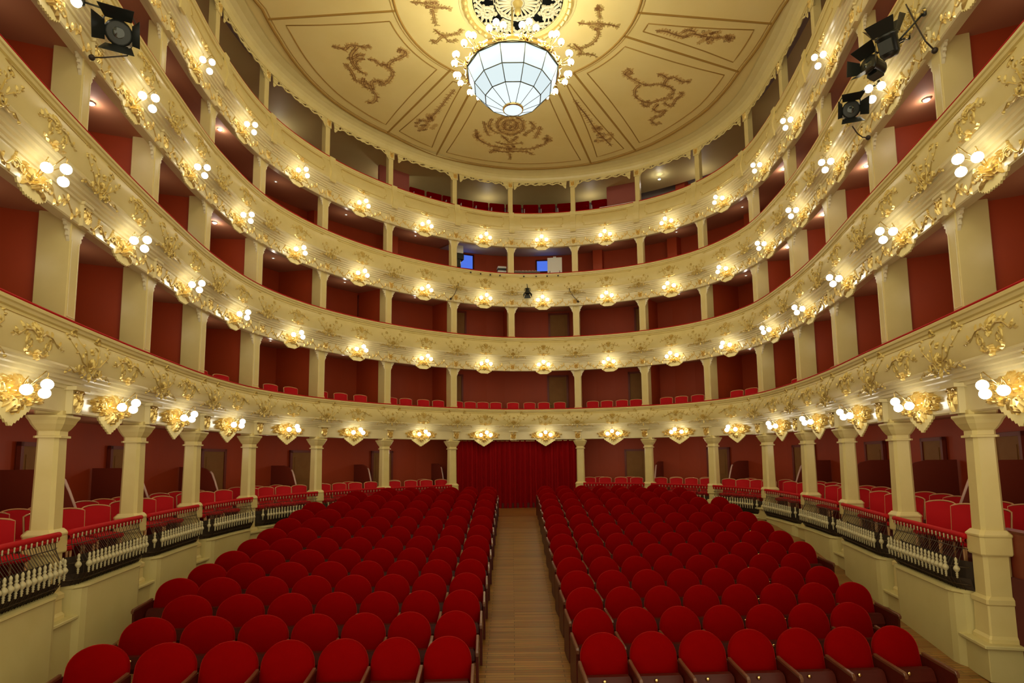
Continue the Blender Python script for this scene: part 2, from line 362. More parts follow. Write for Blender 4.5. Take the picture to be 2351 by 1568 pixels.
for k in (1, 2, 3, 4):
    frz, corn, bel, top = front_profile(k)
    zb, zt = ZB[k], ZT[k]
    zf = (lambda t, z, zb=zb, zt=zt: z + dzt(t) * max(0., min(1., (zt - z) / (zt - zb)))) if k == 1 else None
    shf = (lambda pt, zb=zb, zt=zt, k=k: pt)
    root = thing('balcony_front', f"curved cream balcony front of the {TIER[k]}, sweeping round the whole house", 'balcony')
    FRONTS[k] = root
    obj('frieze', sweep(MB(), frz, zf=zf), 'cream_gloss', root)
    obj('cornice', sweep(MB(), corn, zf=zf), 'cream_gloss', root)
    obj('parapet', sweep(MB(), bel, zf=zf, smooth=True), 'cream', root)
    obj('coping', sweep(MB(), top, zf=zf), 'cream', root)
    obj('velvet_rail', sweep(MB(), [(.20, zt - .002), (.212, zt + .012), (.20, zt + .030), (.10, zt + .045), (-.06, zt + .035), (-.06, zt - .6)]), 'railvelvet', root)
    nb = nz_of(bel + top[1:3]); zz = lambda mbb, i: mbb
    fr_c = .5 * (frz[-2][1] + frz[-1][1]); Hf = frz[-1][1] - zb
    def lay(i0, rel, nzf, zc):
        m = relief_on(i0, rel, nzf, zc)
        return m.map(lambda x, y, z: (x, y, zf(i0, z))) if zf else m
    for i in bays():
        L = baylen(i); im = bct(i, .34 if k == 1 else .2)
        far = 3 < i < 15
        if k == 1:
            obj('gilt_garland', lay(im, big_cluster(rnd).map(lambda a, b, c: (a * .86, b * .80, c * .8)), lambda z: .045, fr_c + .01), 'gold', root)
        else:
            obj('gilt_garland', lay(im, frieze_garland(L * .98, Hf, rnd), lambda z: .045, fr_c), 'gold', root)
        # hanging lace-edged pendant under the frieze
        w, d = (.38, .24) if k == 1 else (.32, .11)
        pts = []; n = 24
        for j in range(n + 1):
            f = -1 + 2 * j / n; dd = (1 - abs(f)) ** .9 if k == 1 else min(1, 1.6 * (1 - abs(f)) ** .8)
            pts.append((f * w, -dd * d - (.026 if j % 2 else 0) * (1 if 0 < j < n else 0)))
        pd = MB(); top_ = [(x, .03) for x, _ in pts]; vs = [(x, q, hh) for hh in (.0, .028) for (x, q) in pts + top_]
        N_ = n + 1; fs = []
        for j in range(n):
            fs += [(2 * N_ + j, 2 * N_ + j + 1, 3 * N_ + j + 1, 3 * N_ + j), (j + 1, j, N_ + j, N_ + j + 1), (j, j + 1, 2 * N_ + j + 1, 2 * N_ + j)]
        pd.add(vs, fs)
        obj('lace_pendant', lay(im, pd, lambda z: .022, zb), 'cream', root)
        # small leaf clasp on the cornice lip over the lamp
        cl = MB(); flower(cl, 0, 0, .07, .05, 6)
        for sg in (-1, 1): leaf(cl, sg * .05, 0, 0 if sg > 0 else pi, .16, .03, .03); leaf(cl, sg * .17, .01, (.3 if sg > 0 else pi - .3), .1, .022, .025)
        obj('gilt_clasp', lay(im, cl, nb, bel[0][1] + .01), 'gold', root)
        if k < 4:
            sc = 1.0 if k == 1 else .8
            obj('scroll_relief', lay(im, belly_spray(.95 * sc, .5 * sc), nb, .5 * (bel[1][1] + bel[4][1])), 'palegold', root)
        # thin raised line of the upper panel
        pl = MB(); hw = L * .34; q0, q1 = (-.03, .03)
        half_tube(pl, [(-hw + 2 * hw * j / 12, .0) for j in range(13)], .008, .010)
        if k < 4:
            for sg in (-1, 1): leaf(pl, sg * hw, 0, 0 if sg > 0 else pi, .14, .028, .02); knob(pl, sg * (hw + .02), 0, .02, .02)
        obj('panel_line', lay(im, pl, nb, bel[5][1] - .02), 'palegold' if k < 4 else 'ochre', root)
        if k >= 4:
            fr = MB(); a = L * .36; b = .20
            fr_pts = [(-a + .1, -b), (a - .1, -b)] + [(a - .1 * cos(u) * 1. + 0 * u, -b + .1 - .1 * sin(u)) for u in (1.2, .8, .4)][::1] + [(a, -b + .12), (a, b)] + [(-a, b), (-a, -b + .12)] + [(-a + .1 * cos(u), -b + .1 - .1 * sin(u)) for u in (.4, .8, 1.2)]
            dens = []
            for j in range(len(fr_pts)):
                p, q = fr_pts[j], fr_pts[(j + 1) % len(fr_pts)]; nn = max(1, int(hypot(q[0] - p[0], q[1] - p[1]) / .15))
                dens += [(p[0] + (q[0] - p[0]) * u / nn, p[1] + (q[1] - p[1]) * u / nn) for u in range(nn)]
            dens.append(dens[0]); half_tube(fr, dens, .013, .014)
            obj('panel_moulding', lay(im, fr, nb, .5 * (bel[0][1] + bel[5][1]) + .02), 'palegold', root)
    for i in range(0, NP):
        if i in (0, NP - 1): continue
        tc = posttc(i)
        # pilaster strip over the frieze, with gilt capital
        ps = MB(); ps.box(-.10, .10, -Hf / 2 - .02, Hf / 2 + .03, -.01, .05); ps.box(-.13, .13, Hf / 2 - .01, Hf / 2 + .035, -.01, .075)
        if k == 1: ps = MB(); ps.box(-.13, .13, -Hf / 2 - .02, Hf / 2 + .02, -.01, .09); ps.box(-.19, .19, Hf / 2 - .02, Hf / 2 + .03, -.01, .16)
        obj('pilaster_block', lay(tc, ps, lambda z: .045, fr_c), 'cream_gloss', root)
        obj('gilt_capital', lay(tc, CAP.map(lambda a, b, c: (a * 1.25, b * 1.3, c * 1.3)) if k == 1 else CAP, lambda z: .135 if k == 1 else .095, fr_c), 'gold', root)
        if k < 4:
            sc = 1.0 if k == 1 else (.85 if k == 2 else .7)
            obj('cartouche_relief', lay(tc, belly_cartouche(1.0 * sc, .72 * sc), nb, .48 * (bel[0][1] + bel[6][1]) + .02 * 0 + .02), 'palegold', root)
        else:
            st = MB(); st.box(-.12, .12, -.42, .44, -.01, .03)
            dd = MB()
            for j in range(7):
                q0 = -.42 + j * .86 / 7; dd.box(-.11, .11, q0, q0 + .86 / 7, 0, .045)
            obj('pilaster_strip', lay(tc, dd, nb, .5 * (bel[0][1] + bel[6][1])), 'cream', root)

# ------------------------------------------------------------------ posts, brackets, walls of the box tiers
W_ = {1: .26, 2: .25, 3: .24, 4: .19}; D_ = {1: .44, 2: .42, 3: .26, 4: .20}
def bracket_pts(r):
    q = [(0, 0), (.19, 0), (.195, -.03), (.165, -.045), (.155, -.065), (.165, -.085), (.145, -.105), (.115, -.11), (.10, -.13), (.112, -.155), (.105, -.18), (.075, -.19), (.055, -.21), (.07, -.25), (.062, -.29), (.035, -.31), (.02, -.36), (0, -.40)]
    return [(x * r, z * r) for x, z in q]
for k in (1, 2, 3, 4):
    z0, z1 = ZT[k] - .0, ZB[k + 1] + .17
    for i in range(1, NP - 1):
        if k == 1 and i == P0: continue
        w, d = W_[k], D_[k]; tc = posttc(i, w); p, T, N, l = crv(tc)
        base = (p[0] + N[0] * -.02, p[1] + N[1] * -.02, z0)
        r = thing('box_post', f"cream post on the {TIER[k]}, {postname(i)}", 'post', base, rzN(tc), f"posts of the {TIER[k]}")
        h = z1 - z0 - .14
        m = MB(); m.bbox(-w / 2, w / 2, -d, 0, -.02, h + .14, .012); obj('shaft', m, 'cream', r)
        m = MB(); m.bbox(-w / 2 - .02, w / 2 + .02, -d, .02, -.02, .07, .01); m.bbox(-w / 2 - .012, w / 2 + .012, -d, .012, .07, .10, .008); obj('foot_block', m, 'cream', r)
        if k < 4:
            m = MB(); m.add([(-w / 2 + .045, .003, .16), (w / 2 - .045, .003, .16), (w / 2 - .045, .003, h - .3), (-w / 2 + .045, .003, h - .3)], [(0, 1, 2, 3)])
            m = MB()
            for sx in (-1, 1): m.box(sx * (w / 2 - .035) - .006, sx * (w / 2 - .035) + .006, -.002, .007, .15, h - .28)
            m.box(-w / 2 + .03, w / 2 - .03, -.002, .007, .15, .162); obj('panel_bead', m, 'cream_pale', r)
            for sx in (-1, 1):
                m = MB(); m.extr([(sx * (w / 2 + x), h - .02 + zz) for x, zz in bracket_pts(.72 if k < 3 else .62)][:: sx], -.055, -.012)
                obj('scroll_bracket', m, 'cream_pale', r)
        else:
            m = MB(); m.bbox(-w / 2 - .025, w / 2 + .025, -.06, .03, h - .3, h - .02, .01); obj('capital', m, 'cream', r)
            obj('gilt_capital', CAP.map(lambda s, q, hh: (s * .9, .03 + hh, h - .15 + q)), 'gold', r)
# partitions: cream facing is the post, the rest red
DEP = 2.25
ZCB = {1: 3.88, 2: 6.54, 3: 9.10}
for k in (1, 2, 3, 4):
    z0, z1 = ZT[k] - .62, ZB[k + 1] + .14
    nb_ = -DEP if k < 4 else -3.4
    zc = z1 if k < 4 else ZC - .15
    struct(f'wall_back_tier_{k}', sweep(MB(), [(nb_, z0 - .1), (nb_, (ZCB[k] + .02) if k < 4 else zc + .6)], step=.25), 'redwall' if k < 4 else 'greywall')
    fl = [(-.05, z0), (nb_, z0)] if k < 4 else [(-.05, z0), (-.9, z0), (-.9, z0 + .42), (-1.7, z0 + .42), (-1.7, z0 + .84), (nb_, z0 + .84)]
    struct(f'floor_tier_{k}', sweep(MB(), fl, step=.25), 'boxfloor')
    if k < 4:
        cp = [(-.13, ZB[k + 1] + .13), (-.50, ZB[k + 1] + .17), (nb_, ZCB[k])]
        struct(f'ceiling_tier_{k}', sweep(MB(), cp, step=.25), 'boxceil')
    else:
        struct(f'ceiling_tier_{k}', sweep(MB(), [(-.05, ZC - .05), (-1.4, ZC + .15), (nb_, ZC + .3)], step=.25), 'greywall')
    wl = MB()
    if k < 3:
        for i in range(1, NP - 1):
            if i == P0 and k == 1: continue
            tc = posttc(i); p, T, N, l = crv(tc)
            q = MB(); q.add([(x, y, z) for x in (-.045, .045) for y, z in ((nb_, z0), (-D_[k], z0), (-D_[k], z1 + .06), (nb_, ZCB[k] + .02))], [(0, 1, 2, 3), (7, 6, 5, 4), (0, 4, 5, 1), (1, 5, 6, 2), (2, 6, 7, 3), (3, 7, 4, 0)]); a = rzN(tc)
            wl._j(q.map(lambda x, y, z: (p[0] + x * cos(a) - y * sin(a), p[1] + x * sin(a) + y * cos(a), z)))
        struct(f'wall_partitions_tier_{k}', wl, 'redwall')
    else:
        for i in range(1, NP - 1):
            tc = i + .5; p, T, N, l = crv(tc); a = rzN(tc)
            if k == 3 and i in (P0, P0 - 1): continue
            if k == 4 and abs(i + .5 - P0) < 2: continue
            q = MB(); q.box(.35, .75, nb_, nb_ + .5, z0, (ZCB[3] - .0) if k == 3 else zc + .4)
            wl._j(q.map(lambda x, y, z: (p[0] + x * cos(a) - y * sin(a), p[1] + x * sin(a) + y * cos(a), z)))
        struct(f'wall_piers_tier_{k}', wl, 'redwall')
# top gallery: red dado and rose side walls at the back
struct('wall_dado_tier_4', sweep(MB(), [(-3.36, ZT[4] - 1), (-3.36, ZT[4] + 1.25)], 1, P0 - 2, step=.25), 'redwall')
struct('wall_dado_tier_4_b', sweep(MB(), [(-3.36, ZT[4] - 1), (-3.36, ZT[4] + 1.25)], P0 + 2, NP - 2, step=.25), 'redwall')
for nm, i in (('a', P0 - 1.72), ('b', P0 + 1.72)):
    p, T, N, l = crv(i); a = rzN(i); q = MB(); q.box(-.75 if i < P0 else -.55, .55 if i < P0 else .75, -1.75, -1.6, ZT[4] - .6, ZC + .1)
    struct(f'wall_stair_{nm}', q.map(lambda x, y, z: (p[0] + x * cos(a) - y * sin(a), p[1] + x * sin(a) + y * cos(a), z)), 'pinkwall')

# top valance of wavy cut boards and the cove up to the ceiling
root = thing('ceiling_cove', "plain cream cove over the top gallery with a wavy cut-out valance", 'cove')
obj('cove', sweep(MB(), [(-.08, ZB[5] + .02), (-.08, ZB[5]), (.02, ZB[5]), (.03, ZB[5] + .09), (.06, ZB[5] + .16), (.13, ZB[5] + .23), (.26, ZB[5] + .285), (.45, ZC - .0), (.50, ZC - .005)], smooth=False), 'cream', root)
for i in range(1, NP - 2):
    L = baylen(i); m = MB(); n = 40; a = L * .44
    top_, bot = [], []
    for j in range(n + 1):
        f = -1 + 2 * j / n; ph = abs(f)
        q = -.07 - .06 * (1 - cos(ph * 6 * pi)) / 2 - (.12 * (ph ** 6)) - .06 * math.exp(-(f / .06) ** 2)
        bot.append((f * a, q)); top_.append((f * a, q + .045 + .06 * math.exp(-(f / .06) ** 2)))
    def strip(u, v):
        vs = [(x, q, h) for h in (0, .02) for (x, q) in u + v]; N_ = n + 1
        m.add(vs, [fc for j in range(n) for fc in ((2 * N_ + j, 2 * N_ + j + 1, 3 * N_ + j + 1, 3 * N_ + j), (j + 1, j, N_ + j, N_ + j + 1), (j, j + 1, 2 * N_ + j + 1, 2 * N_ + j))])
    strip(bot, top_)
    strip([(x, -.035 - .02 * sin(x * 16)) for x, q in bot], [(x, .02) for x, q in bot])
    for j in range(0, n + 1, 5): m.box(bot[j][0] - .012, bot[j][0] + .012, bot[j][1] + .01, .0, .002, .018)
    for sg in (-1, 1): m.add([(sg * a * .96, -.30, 0), (sg * a, -.30, 0), (sg * a * 1.03, 0, 0), (sg * a * .8, 0, 0), (sg * a * .86, -.16, 0)], [(0, 1, 2, 3, 4)])
    obj('valance_board', relief_on(i + .5, m, lambda z: -.02, ZB[5] + .0), 'cream', root)

# ------------------------------------------------------------------ ceiling
CX, CY = .25, 13.6
RO = [(-180, 10.5), (-150, 10.5), (-120, 8.0), (-90, 6.6), (-79.8, 6.71), (-57, 7.16), (-37, 7.42), (-22.4, 7.96), (0, 8.41), (21.2, 8.61), (37.4, 8.39), (53.8, 7.92), (68.7, 7.25), (82.7, 6.95), (90, 6.9), (120, 8.0), (150, 10.5), (180, 10.5)]
def ro(a): return float(np.interp(a, [r[0] for r in RO], [r[1] for r in RO]))
def pol(a, r, z=ZC): return (CX + r * sin(radians(a)), CY + r * cos(radians(a)), z)
HR = 1.17
m = MB(); n = 144; rings = []
for r in (0, 1):
    rings.append([pol(-180 + 360 * j / n, HR if r == 0 else 12, ZC) for j in range(n)])
m.loft(rings); CE = struct('ceiling', m, 'ceil')
m = MB(); m.lathe([(1.25, 0), (1.25, 1.1), (.02, 1.1)], 32, (CX, CY, ZC - .002), caps=False); struct('ceiling_roof_space', m, 'void')
def cline(pa, w, name='painted_line', mm='ochre', h=.012):
    """band on the ceiling along polar points [(angle, radius)]"""
    pts = []
    for j in range(len(pa) - 1):
        (a0, r0), (a1, r1) = pa[j], pa[j + 1]; nn = max(1, int(max(abs(a1 - a0) / 2.5, abs(r1 - r0) / .8)))
        pts += [pol(a0 + (a1 - a0) * u / nn, r0 + (r1 - r0) * u / nn) for u in range(nn)]
    pts.append(pol(*pa[-1])); xy = [(p[0], p[1]) for p in pts]
    q = MB(); half_tube(q, xy, w, h); q = q.map(lambda x, y, z: (x, y, ZC - z)); q.f = [f[::-1] for f in q.f]
    return q
ANG = [-180, -160, -141, -104, -86, -38.5, -22.7, 20.3, 32.5, 68, 83.4, 104, 141, 160, 180]
lines = MB()
lines._j(cline([(a, ro(a)) for a in range(-110, 111, 3)], .042, h=.03)); lines._j(cline([(a, ro(a) - .10) for a in range(-110, 111, 3)], .012))
lines._j(cline([(a, 3.17) for a in range(-180, 181, 4)], .034, h=.025)); lines._j(cline([(a, 3.26) for a in range(-180, 181, 4)], .010))
for a in ANG[:-1]: lines._j(cline([(a, 3.17), (a, ro(a))], .038, h=.02))
obj('gilded_rib', lines, 'ochre', CE)
pan = MB()
for a0, a1 in zip(ANG[:-1], ANG[1:]):
    if a0 < -100 or a1 > 103: continue
    ins = .28; d = lambda r: math.degrees(ins / r)
    ri = 3.17 + .28; ang_i = (a0 + d(ri), a1 - d(ri)); wide = a1 - a0 > 25
    if not wide: ri = 3.6
    pts = [(a0 + d(ri) * (1.25 if wide else 1.1), ri)]
    na = max(2, int((a1 - a0) / 3)); A0, A1 = a0 + d(ri) * 1.2, a1 - d(ri) * 1.2
    pts = [(A0 + (A1 - A0) * j / na, ri) for j in range(na + 1)]
    B0, B1 = a0 + math.degrees(.28 / 7.0), a1 - math.degrees(.28 / 7.0)
    pts += [(B1 + (B0 - B1) * j / na, ro(B1 + (B0 - B1) * j / na) - .42) for j in range(na + 1)] + [pts[0]]
    pan._j(cline(pts, .022, h=.012))
obj('painted_panel_line', pan, 'ochre', CE)
def smooth_pts(p, k=4):
    p = [np.array(q, float) for q in p]; out = []
    for i in range(len(p) - 1):
        a, b_, c, d = p[max(i - 1, 0)], p[i], p[i + 1], p[min(i + 2, len(p) - 1)]
        for j in range(k): u = j / k; out.append(.5 * (2 * b_ + (c - a) * u + (2 * a - 5 * b_ + 4 * c - d) * u * u + (3 * b_ - a - 3 * c + d) * u ** 3))
    return out + [p[-1]]
rp = random.Random(21)
LINEWORK = MB()
def painted(strokes, ox, oy, sc, w=.05, leaves=.9, flowers=(), lf=.13):
    """strokes traced on the photographed ceiling, laid flat on the real ceiling plane; flowers (x, y, radius)"""
    q = MB()
    for st in strokes:
        P_ = []
        for x, y in st: r = ray(ox + x / sc, oy + y / sc); p_ = r * (ZC / r[2]); P_.append((p_[0], p_[1]))
        pts = [tuple(z) for z in smooth_pts(P_)]
        n_ = len(pts); half_tube(q, pts, w, .03, w * .45)
        for j in range(1, n_ - 1):
            dx, dy = pts[j + 1][0] - pts[j][0], pts[j + 1][1] - pts[j][1]; an = atan2(dy, dx)
            for sg in (-1, 1):
                if rp.random() < leaves: leaf(q, pts[j][0], pts[j][1], an + sg * rp.uniform(.5, 1.3), lf * rp.uniform(.6, 1.2), lf * .28, .03, sg * .7)
    for x, y, rr in flowers:
        r = ray(ox + x / sc, oy + y / sc); p_ = r * (ZC / r[2]); R_ = rr
        for j in range(int(10 + R_ * 30)):
            a_ = rp.uniform(0, 2 * pi); d_ = R_ * rp.random() ** .6; flower(q, p_[0] + d_ * cos(a_), p_[1] + d_ * sin(a_), rp.uniform(.07, .12), .03, 6, a_)
    q = q.map(lambda x, y, h: (x, y, ZC - .0015 - h * .25)); q.f = [f[::-1] for f in q.f]
    d = MB()
    for st in strokes:
        P_ = [ray(ox + x / sc, oy + y / sc) for x, y in st]; P_ = [(r[0] * ZC / r[2], r[1] * ZC / r[2]) for r in P_]; pts = [tuple(z) for z in smooth_pts(P_)]
        half_tube(d, [(x + w * .5, y + w * .3) for x, y in pts], .012, .004, .006); half_tube(d, [(x - w * .8, y - w * .6) for x, y in pts], .009, .004, .005)
        for j in range(2, len(pts) - 1, 3):
            a_ = rp.uniform(0, 6.3); half_tube(d, spiral(pts[j][0] + .05 * cos(a_), pts[j][1] + .05 * sin(a_), lf * .38, .015, a_, 1.1, 8), .009, .004, .005)
    for x, y, rr in flowers:
        r = ray(ox + x / sc, oy + y / sc); p_ = r * (ZC / r[2])
        for j in range(int(6 + rr * 26)):
            a_ = rp.uniform(0, 2 * pi); d_ = rr * rp.random() ** .6; half_tube(d, spiral(p_[0] + d_ * cos(a_), p_[1] + d_ * sin(a_), .06, .02, a_, 1.2, 8), .008, .004)
    d = d.map(lambda x, y, h: (x, y, ZC - .011 - h * .25)); d.f = [f[::-1] for f in d.f]; LINEWORK._j(d); return q
CARTL = [[(765, 450), (820, 445), (870, 470), (920, 430), (990, 430), (1060, 450), (1120, 435)], [(990, 450), (935, 520), (950, 600), (1000, 660), (1085, 705)], [(870, 600), (920, 650), (955, 705), (980, 765), (1045, 770), (1100, 795), (1130, 850), (1170, 905), (1160, 955), (1120, 972), (1085, 955)],
         [(1060, 560), (1000, 560), (970, 600), (1005, 645)], [(1100, 560), (1160, 570), (1200, 610), (1260, 600)], [(1385, 500), (1400, 465), (1440, 480), (1450, 515), (1420, 535), (1370, 560), (1305, 590), (1290, 640), (1330, 690), (1310, 740), (1265, 790), (1220, 800), (1190, 765)], [(1235, 600), (1285, 640), (1325, 680)],
         [(1055, 735), (1045, 790), (1085, 830), (1140, 835), (1130, 780), (1180, 760), (1240, 775)], [(905, 560), (960, 545), (1010, 520), (1050, 530)]]
obj('painted_cartouche', painted(CARTL, 580, 0, 4.127), 'brownpaint', CE)
CARTR = [[(590, 705), (620, 685), (590, 662), (552, 695), (590, 725), (640, 755), (700, 785), (760, 810)], [(700, 800), (650, 850), (660, 920), (720, 960), (730, 1000), (780, 1000), (770, 950)], [(740, 810), (820, 800), (900, 800), (960, 820)],
         [(865, 700), (920, 710), (960, 740), (1020, 730), (1080, 765), (1120, 772), (1180, 770)], [(960, 740), (930, 800), (990, 830), (1015, 870), (960, 910)], [(1080, 870), (1090, 900), (1040, 940), (1000, 1005), (950, 990), (930, 960)],
         [(870, 980), (830, 1030), (870, 1060), (940, 1040), (900, 1090), (840, 1110), (808, 1140), (850, 1175), (895, 1160)], [(730, 960), (800, 970), (880, 950), (950, 930), (1010, 920)]]
obj('painted_cartouche', painted(CARTR, 1300, 0, 4.126), 'brownpaint', CE)
obj('painted_flower_spray', painted([[(1915, 845), (1850, 920), (1790, 1000), (1740, 1060), (1690, 1110), (1640, 1180), (1575, 1245)]], 580, 0, 4.127, .03, 1., ((1640, 1180, .36), (1690, 1110, .16))), 'brownpaint', CE)
obj('painted_flower_spray', painted([[(70, 940), (130, 1020), (190, 1090), (240, 1170), (290, 1240), (350, 1300), (430, 1385)]], 1300, 0, 4.126, .03, 1., ((350, 1300, .36), (290, 1220, .18))), 'brownpaint', CE)
obj('painted_flower_spray', painted([[(850, 290), (940, 295), (1040, 330), (1120, 345), (1200, 320), (1350, 350), (1480, 355), (1580, 360)], [(1090, 310), (1150, 285), (1230, 300)]], 1300, 0, 4.126, .04, 1., ((1350, 345, .30), (1540, 360, .12))), 'brownpaint', CE)
obj('painted_trophy', painted([[(940 + 215 * cos(a_ * pi / 8), 765 + 150 * sin(a_ * pi / 8)) for a_ in range(17)], [(940 + 120 * cos(a_ * pi / 8), 765 + 85 * sin(a_ * pi / 8)) for a_ in range(17)], [(500, 700), (530, 820), (590, 940)], [(650, 655), (600, 740), (620, 830), (750, 900)], [(380, 830), (395, 960), (480, 1030), (620, 1100), (750, 1120), (950, 1150), (1250, 1150), (1400, 1105), (1530, 1050), (1545, 920)],
     [(1260, 700), (1335, 800), (1220, 885), (1150, 940)], [(1430, 780), (1390, 880), (1340, 980)], [(800, 930), (860, 990), (930, 1050)], [(1060, 940), (1000, 1000), (930, 1050)], [(650, 1175), (860, 1200), (1000, 1190), (1240, 1205), (1310, 1250)], [(930, 1225), (935, 1330)], [(610, 1220), (660, 1180), (760, 1150)], [(700, 1040), (900, 1080), (1150, 1050)]], 1040, 180, 7.13, .045, .9, ((390, 930, .14), (1540, 1000, .16), (930, 1130, .2), (940, 765, .18)), .15), 'brownpaint', CE)
obj('painted_garland', painted([[(480, 15), (560, 20), (620, 50), (700, 50), (755, 62)], [(630, 70), (640, 130), (655, 175)], [(640, 200), (690, 240), (740, 240), (800, 230), (830, 200)], [(620, 270), (645, 295), (700, 250), (745, 290), (800, 270)]], 784, 0, 3.0, .035, .9, ((620, 38, .18),), .11), 'greenpaint', CE)
obj('painted_garland', painted([[(1630, 155), (1700, 165), (1770, 160), (1850, 170), (1912, 185)], [(1770, 210), (1760, 260), (1720, 300), (1680, 322), (1620, 340), (1560, 310)], [(1600, 300), (1650, 350), (1640, 372), (1700, 370), (1765, 392)], [(1770, 30), (1772, 90), (1778, 130)]], 784, 0, 3.0, .035, .9, ((1765, 172, .18), (1772, 60, .08)), .11), 'greenpaint', CE)
obj('painted_outline', LINEWORK, 'paintline', CE)
# ---- rosette
RS = thing('ceiling_rosette', 'pierced cream plaster rosette with rope border on the ceiling above the chandelier', 'ceiling rose', (CX, CY, ZC))
m = MB(); R, r_ = 1.36, .07
rings = []
for j in range(120):
    a = 2 * pi * j / 120; rr = r_ * (1 + .22 * sin(j * 2 * pi / 3)); rings.append([((R + rr * cos(u * pi / 4)) * cos(a), (R + rr * cos(u * pi / 4)) * sin(a), rr * sin(u * pi / 4) - .03) for u in range(8)])
rings.append(rings[0]); m.loft(rings, smooth=False); obj('rope_border', m, 'palegold', RS)
m = MB(); m.lathe([(1.30, .01), (1.29, -.03), (1.20, -.04), (1.17, .06)], 64, caps=False, smooth=False); m.lathe([(1.52, .0), (1.50, -.025), (1.46, -.03), (1.43, 0)], 64, caps=False, smooth=False); obj('inner_rim', m, 'cream', RS)
m = MB()
def flat(mb2, pts, w, z=.03, th=.05):
    t_ = MB(); half_tube(t_, pts, w, th); t_ = t_.map(lambda x, y, h: (x, y, z - h)); mb2._j(t_)
circ = lambda r, n=48: [(r * cos(2 * pi * j / n), r * sin(2 * pi * j / n)) for j in range(n + 1)]
for r, w in ((.60, .030), (.16, .05), (.52, .018)): flat(m, circ(r), w)
for j in range(24):
    a = 2 * pi * j / 24; flat(m, [(r * cos(a), r * sin(a)) for r in (.15, .3, .52)], .022)
    if j % 1 == 0:
        b = a + pi / 24; flat(m, [(.50 * cos(a), .50 * sin(a)), (.56 * cos(b), .56 * sin(b)), (.50 * cos(a + pi / 12), .50 * sin(a + pi / 12))], .012)
obj('wheel_tracery', m, 'lattice', RS)
for j in range(8):
    a = 2 * pi * (j + .5) / 8; q = MB()
    flat(q, spiral(.86, 0, .17, .17, 0, 1, 18), .030); flat(q, spiral(.86, 0, .07, .07, 0, 1, 10), .022)
    for u in range(10): b = u * 2 * pi / 10; flat(q, [(.86 + .06 * cos(b), .06 * sin(b)), (.86 + .17 * cos(b), .17 * sin(b))], .012)
    for u in range(6): b = u * pi / 3 + pi / 6; flat(q, spiral(.86 + .225 * cos(b), .235 * sin(b), .035, .03, b, 1, 7), .010)
    for u in range(3): b = -.20 + u * .20; flat(q, [(.64 * cos(b), .64 * sin(b)), (.74 * cos(b * 1.1), .74 * sin(b * 1.1))], .012)
    for u in (-3, -2, -1, 0, 1, 2, 3):
        b = u * .16; flat(q, [(.86 + .17 * cos(b * 3), .17 * sin(b * 3)), (1.10 * cos(b * 1.0), 1.10 * sin(b * 1.0)), ((1.17 - .02 * abs(u)) * cos(b * 1.05), 1.17 * sin(b * 1.05))], .020)
    flat(q, [(.60 * cos(b), .60 * sin(b)) for b in (-.35, -.2, 0, .2, .35)], .03)
    obj('lace_fan', q.map(lambda x, y, z: (x * cos(a) - y * sin(a), x * sin(a) + y * cos(a), z)), 'lattice', RS)
m = MB(); m.lathe([(.03, -.34), (.07, -.30), (.09, -.22), (.05, -.15), (.11, -.08), (.14, .0), (.12, .06)], 12, (0, 0, 0)); obj('pendant_boss', m, 'palegold', RS)

# ------------------------------------------------------------------ chandelier
CHX, CHY, CHZ = .10, 13.4, 9.60
CH = thing('chandelier', 'big faceted white glass bowl chandelier with a crown of brass arms and globes', 'chandelier', (CHX, CHY, CHZ))
lev = [(1.14, 0), (.97, -.38), (.70, -.67), (.25, -.91)]
NF = 12; PH = pi / 2 + pi / 12
def vx(l, j): r, z = lev[l]; a = PH + 2 * pi * j / NF; return np.array([r * cos(a), r * sin(a), z])
for l in range(3):
    for j in range(NF):
        a, b, c, d = vx(l, j), vx(l, j + 1), vx(l + 1, j + 1), vx(l + 1, j); cen = (a + b + c + d) / 4
        ins = [tuple(cen + (p - cen) * .985) for p in (a, b, c, d)]
        inn = [tuple(np.array(p) - .006 * np.array([cen[0], cen[1], 0]) / hypot(cen[0], cen[1])) for p in ins]
        q = MB(); q.add(ins + inn, [(3, 2, 1, 0), (4, 5, 6, 7)] + [(u, (u + 1) % 4, (u + 1) % 4 + 4, u + 4) for u in range(4)]); obj('glass_pane', q, 'glass' if l < 2 else 'glasslow', CH)
m = MB()
for l in range(4):
    for j in range(NF):
        m.tube([vx(l, j), vx(l, j + 1)], .013, 5)
        if l < 3: m.tube([vx(l, j), vx(l + 1, j)], .011 if l < 2 else .008, 5)
obj('leading', m, 'leading', CH)
m = MB(); m.lathe([(.01, -.97), (.15, -.965), (.23, -.945), (.235, -.92)], 24); obj('bottom_glass', m, 'glasslow', CH)
m = MB(); m.lathe([(.225, -.955), (.255, -.945), (.26, -.90), (.235, -.89)], 24, caps=False); obj('bottom_ring', m, 'brass', CH)
m = MB(); m.lathe([(1.10, .02), (1.17, .0), (1.18, .03), (1.16, .12), (1.17, .16), (1.12, .17)], NF * 2, ph=PH, caps=False, smooth=False); obj('brass_rim', m, 'brass', CH)
m = MB()
m.lathe([(.03, 0.1), (.05, .3), (.03, .6), (.10, .75), (.04, .9), (.025, 1.2), (.025, ZC - CHZ - .3)], 12)
for j in range(6):
    a = j * pi / 3; m.tube([(1.1 * cos(a), 1.1 * sin(a), .14), (.5 * cos(a), .5 * sin(a), .45), (.05 * cos(a), .05 * sin(a), .75)], .012, 6)
obj('stem', m, 'brass', CH)
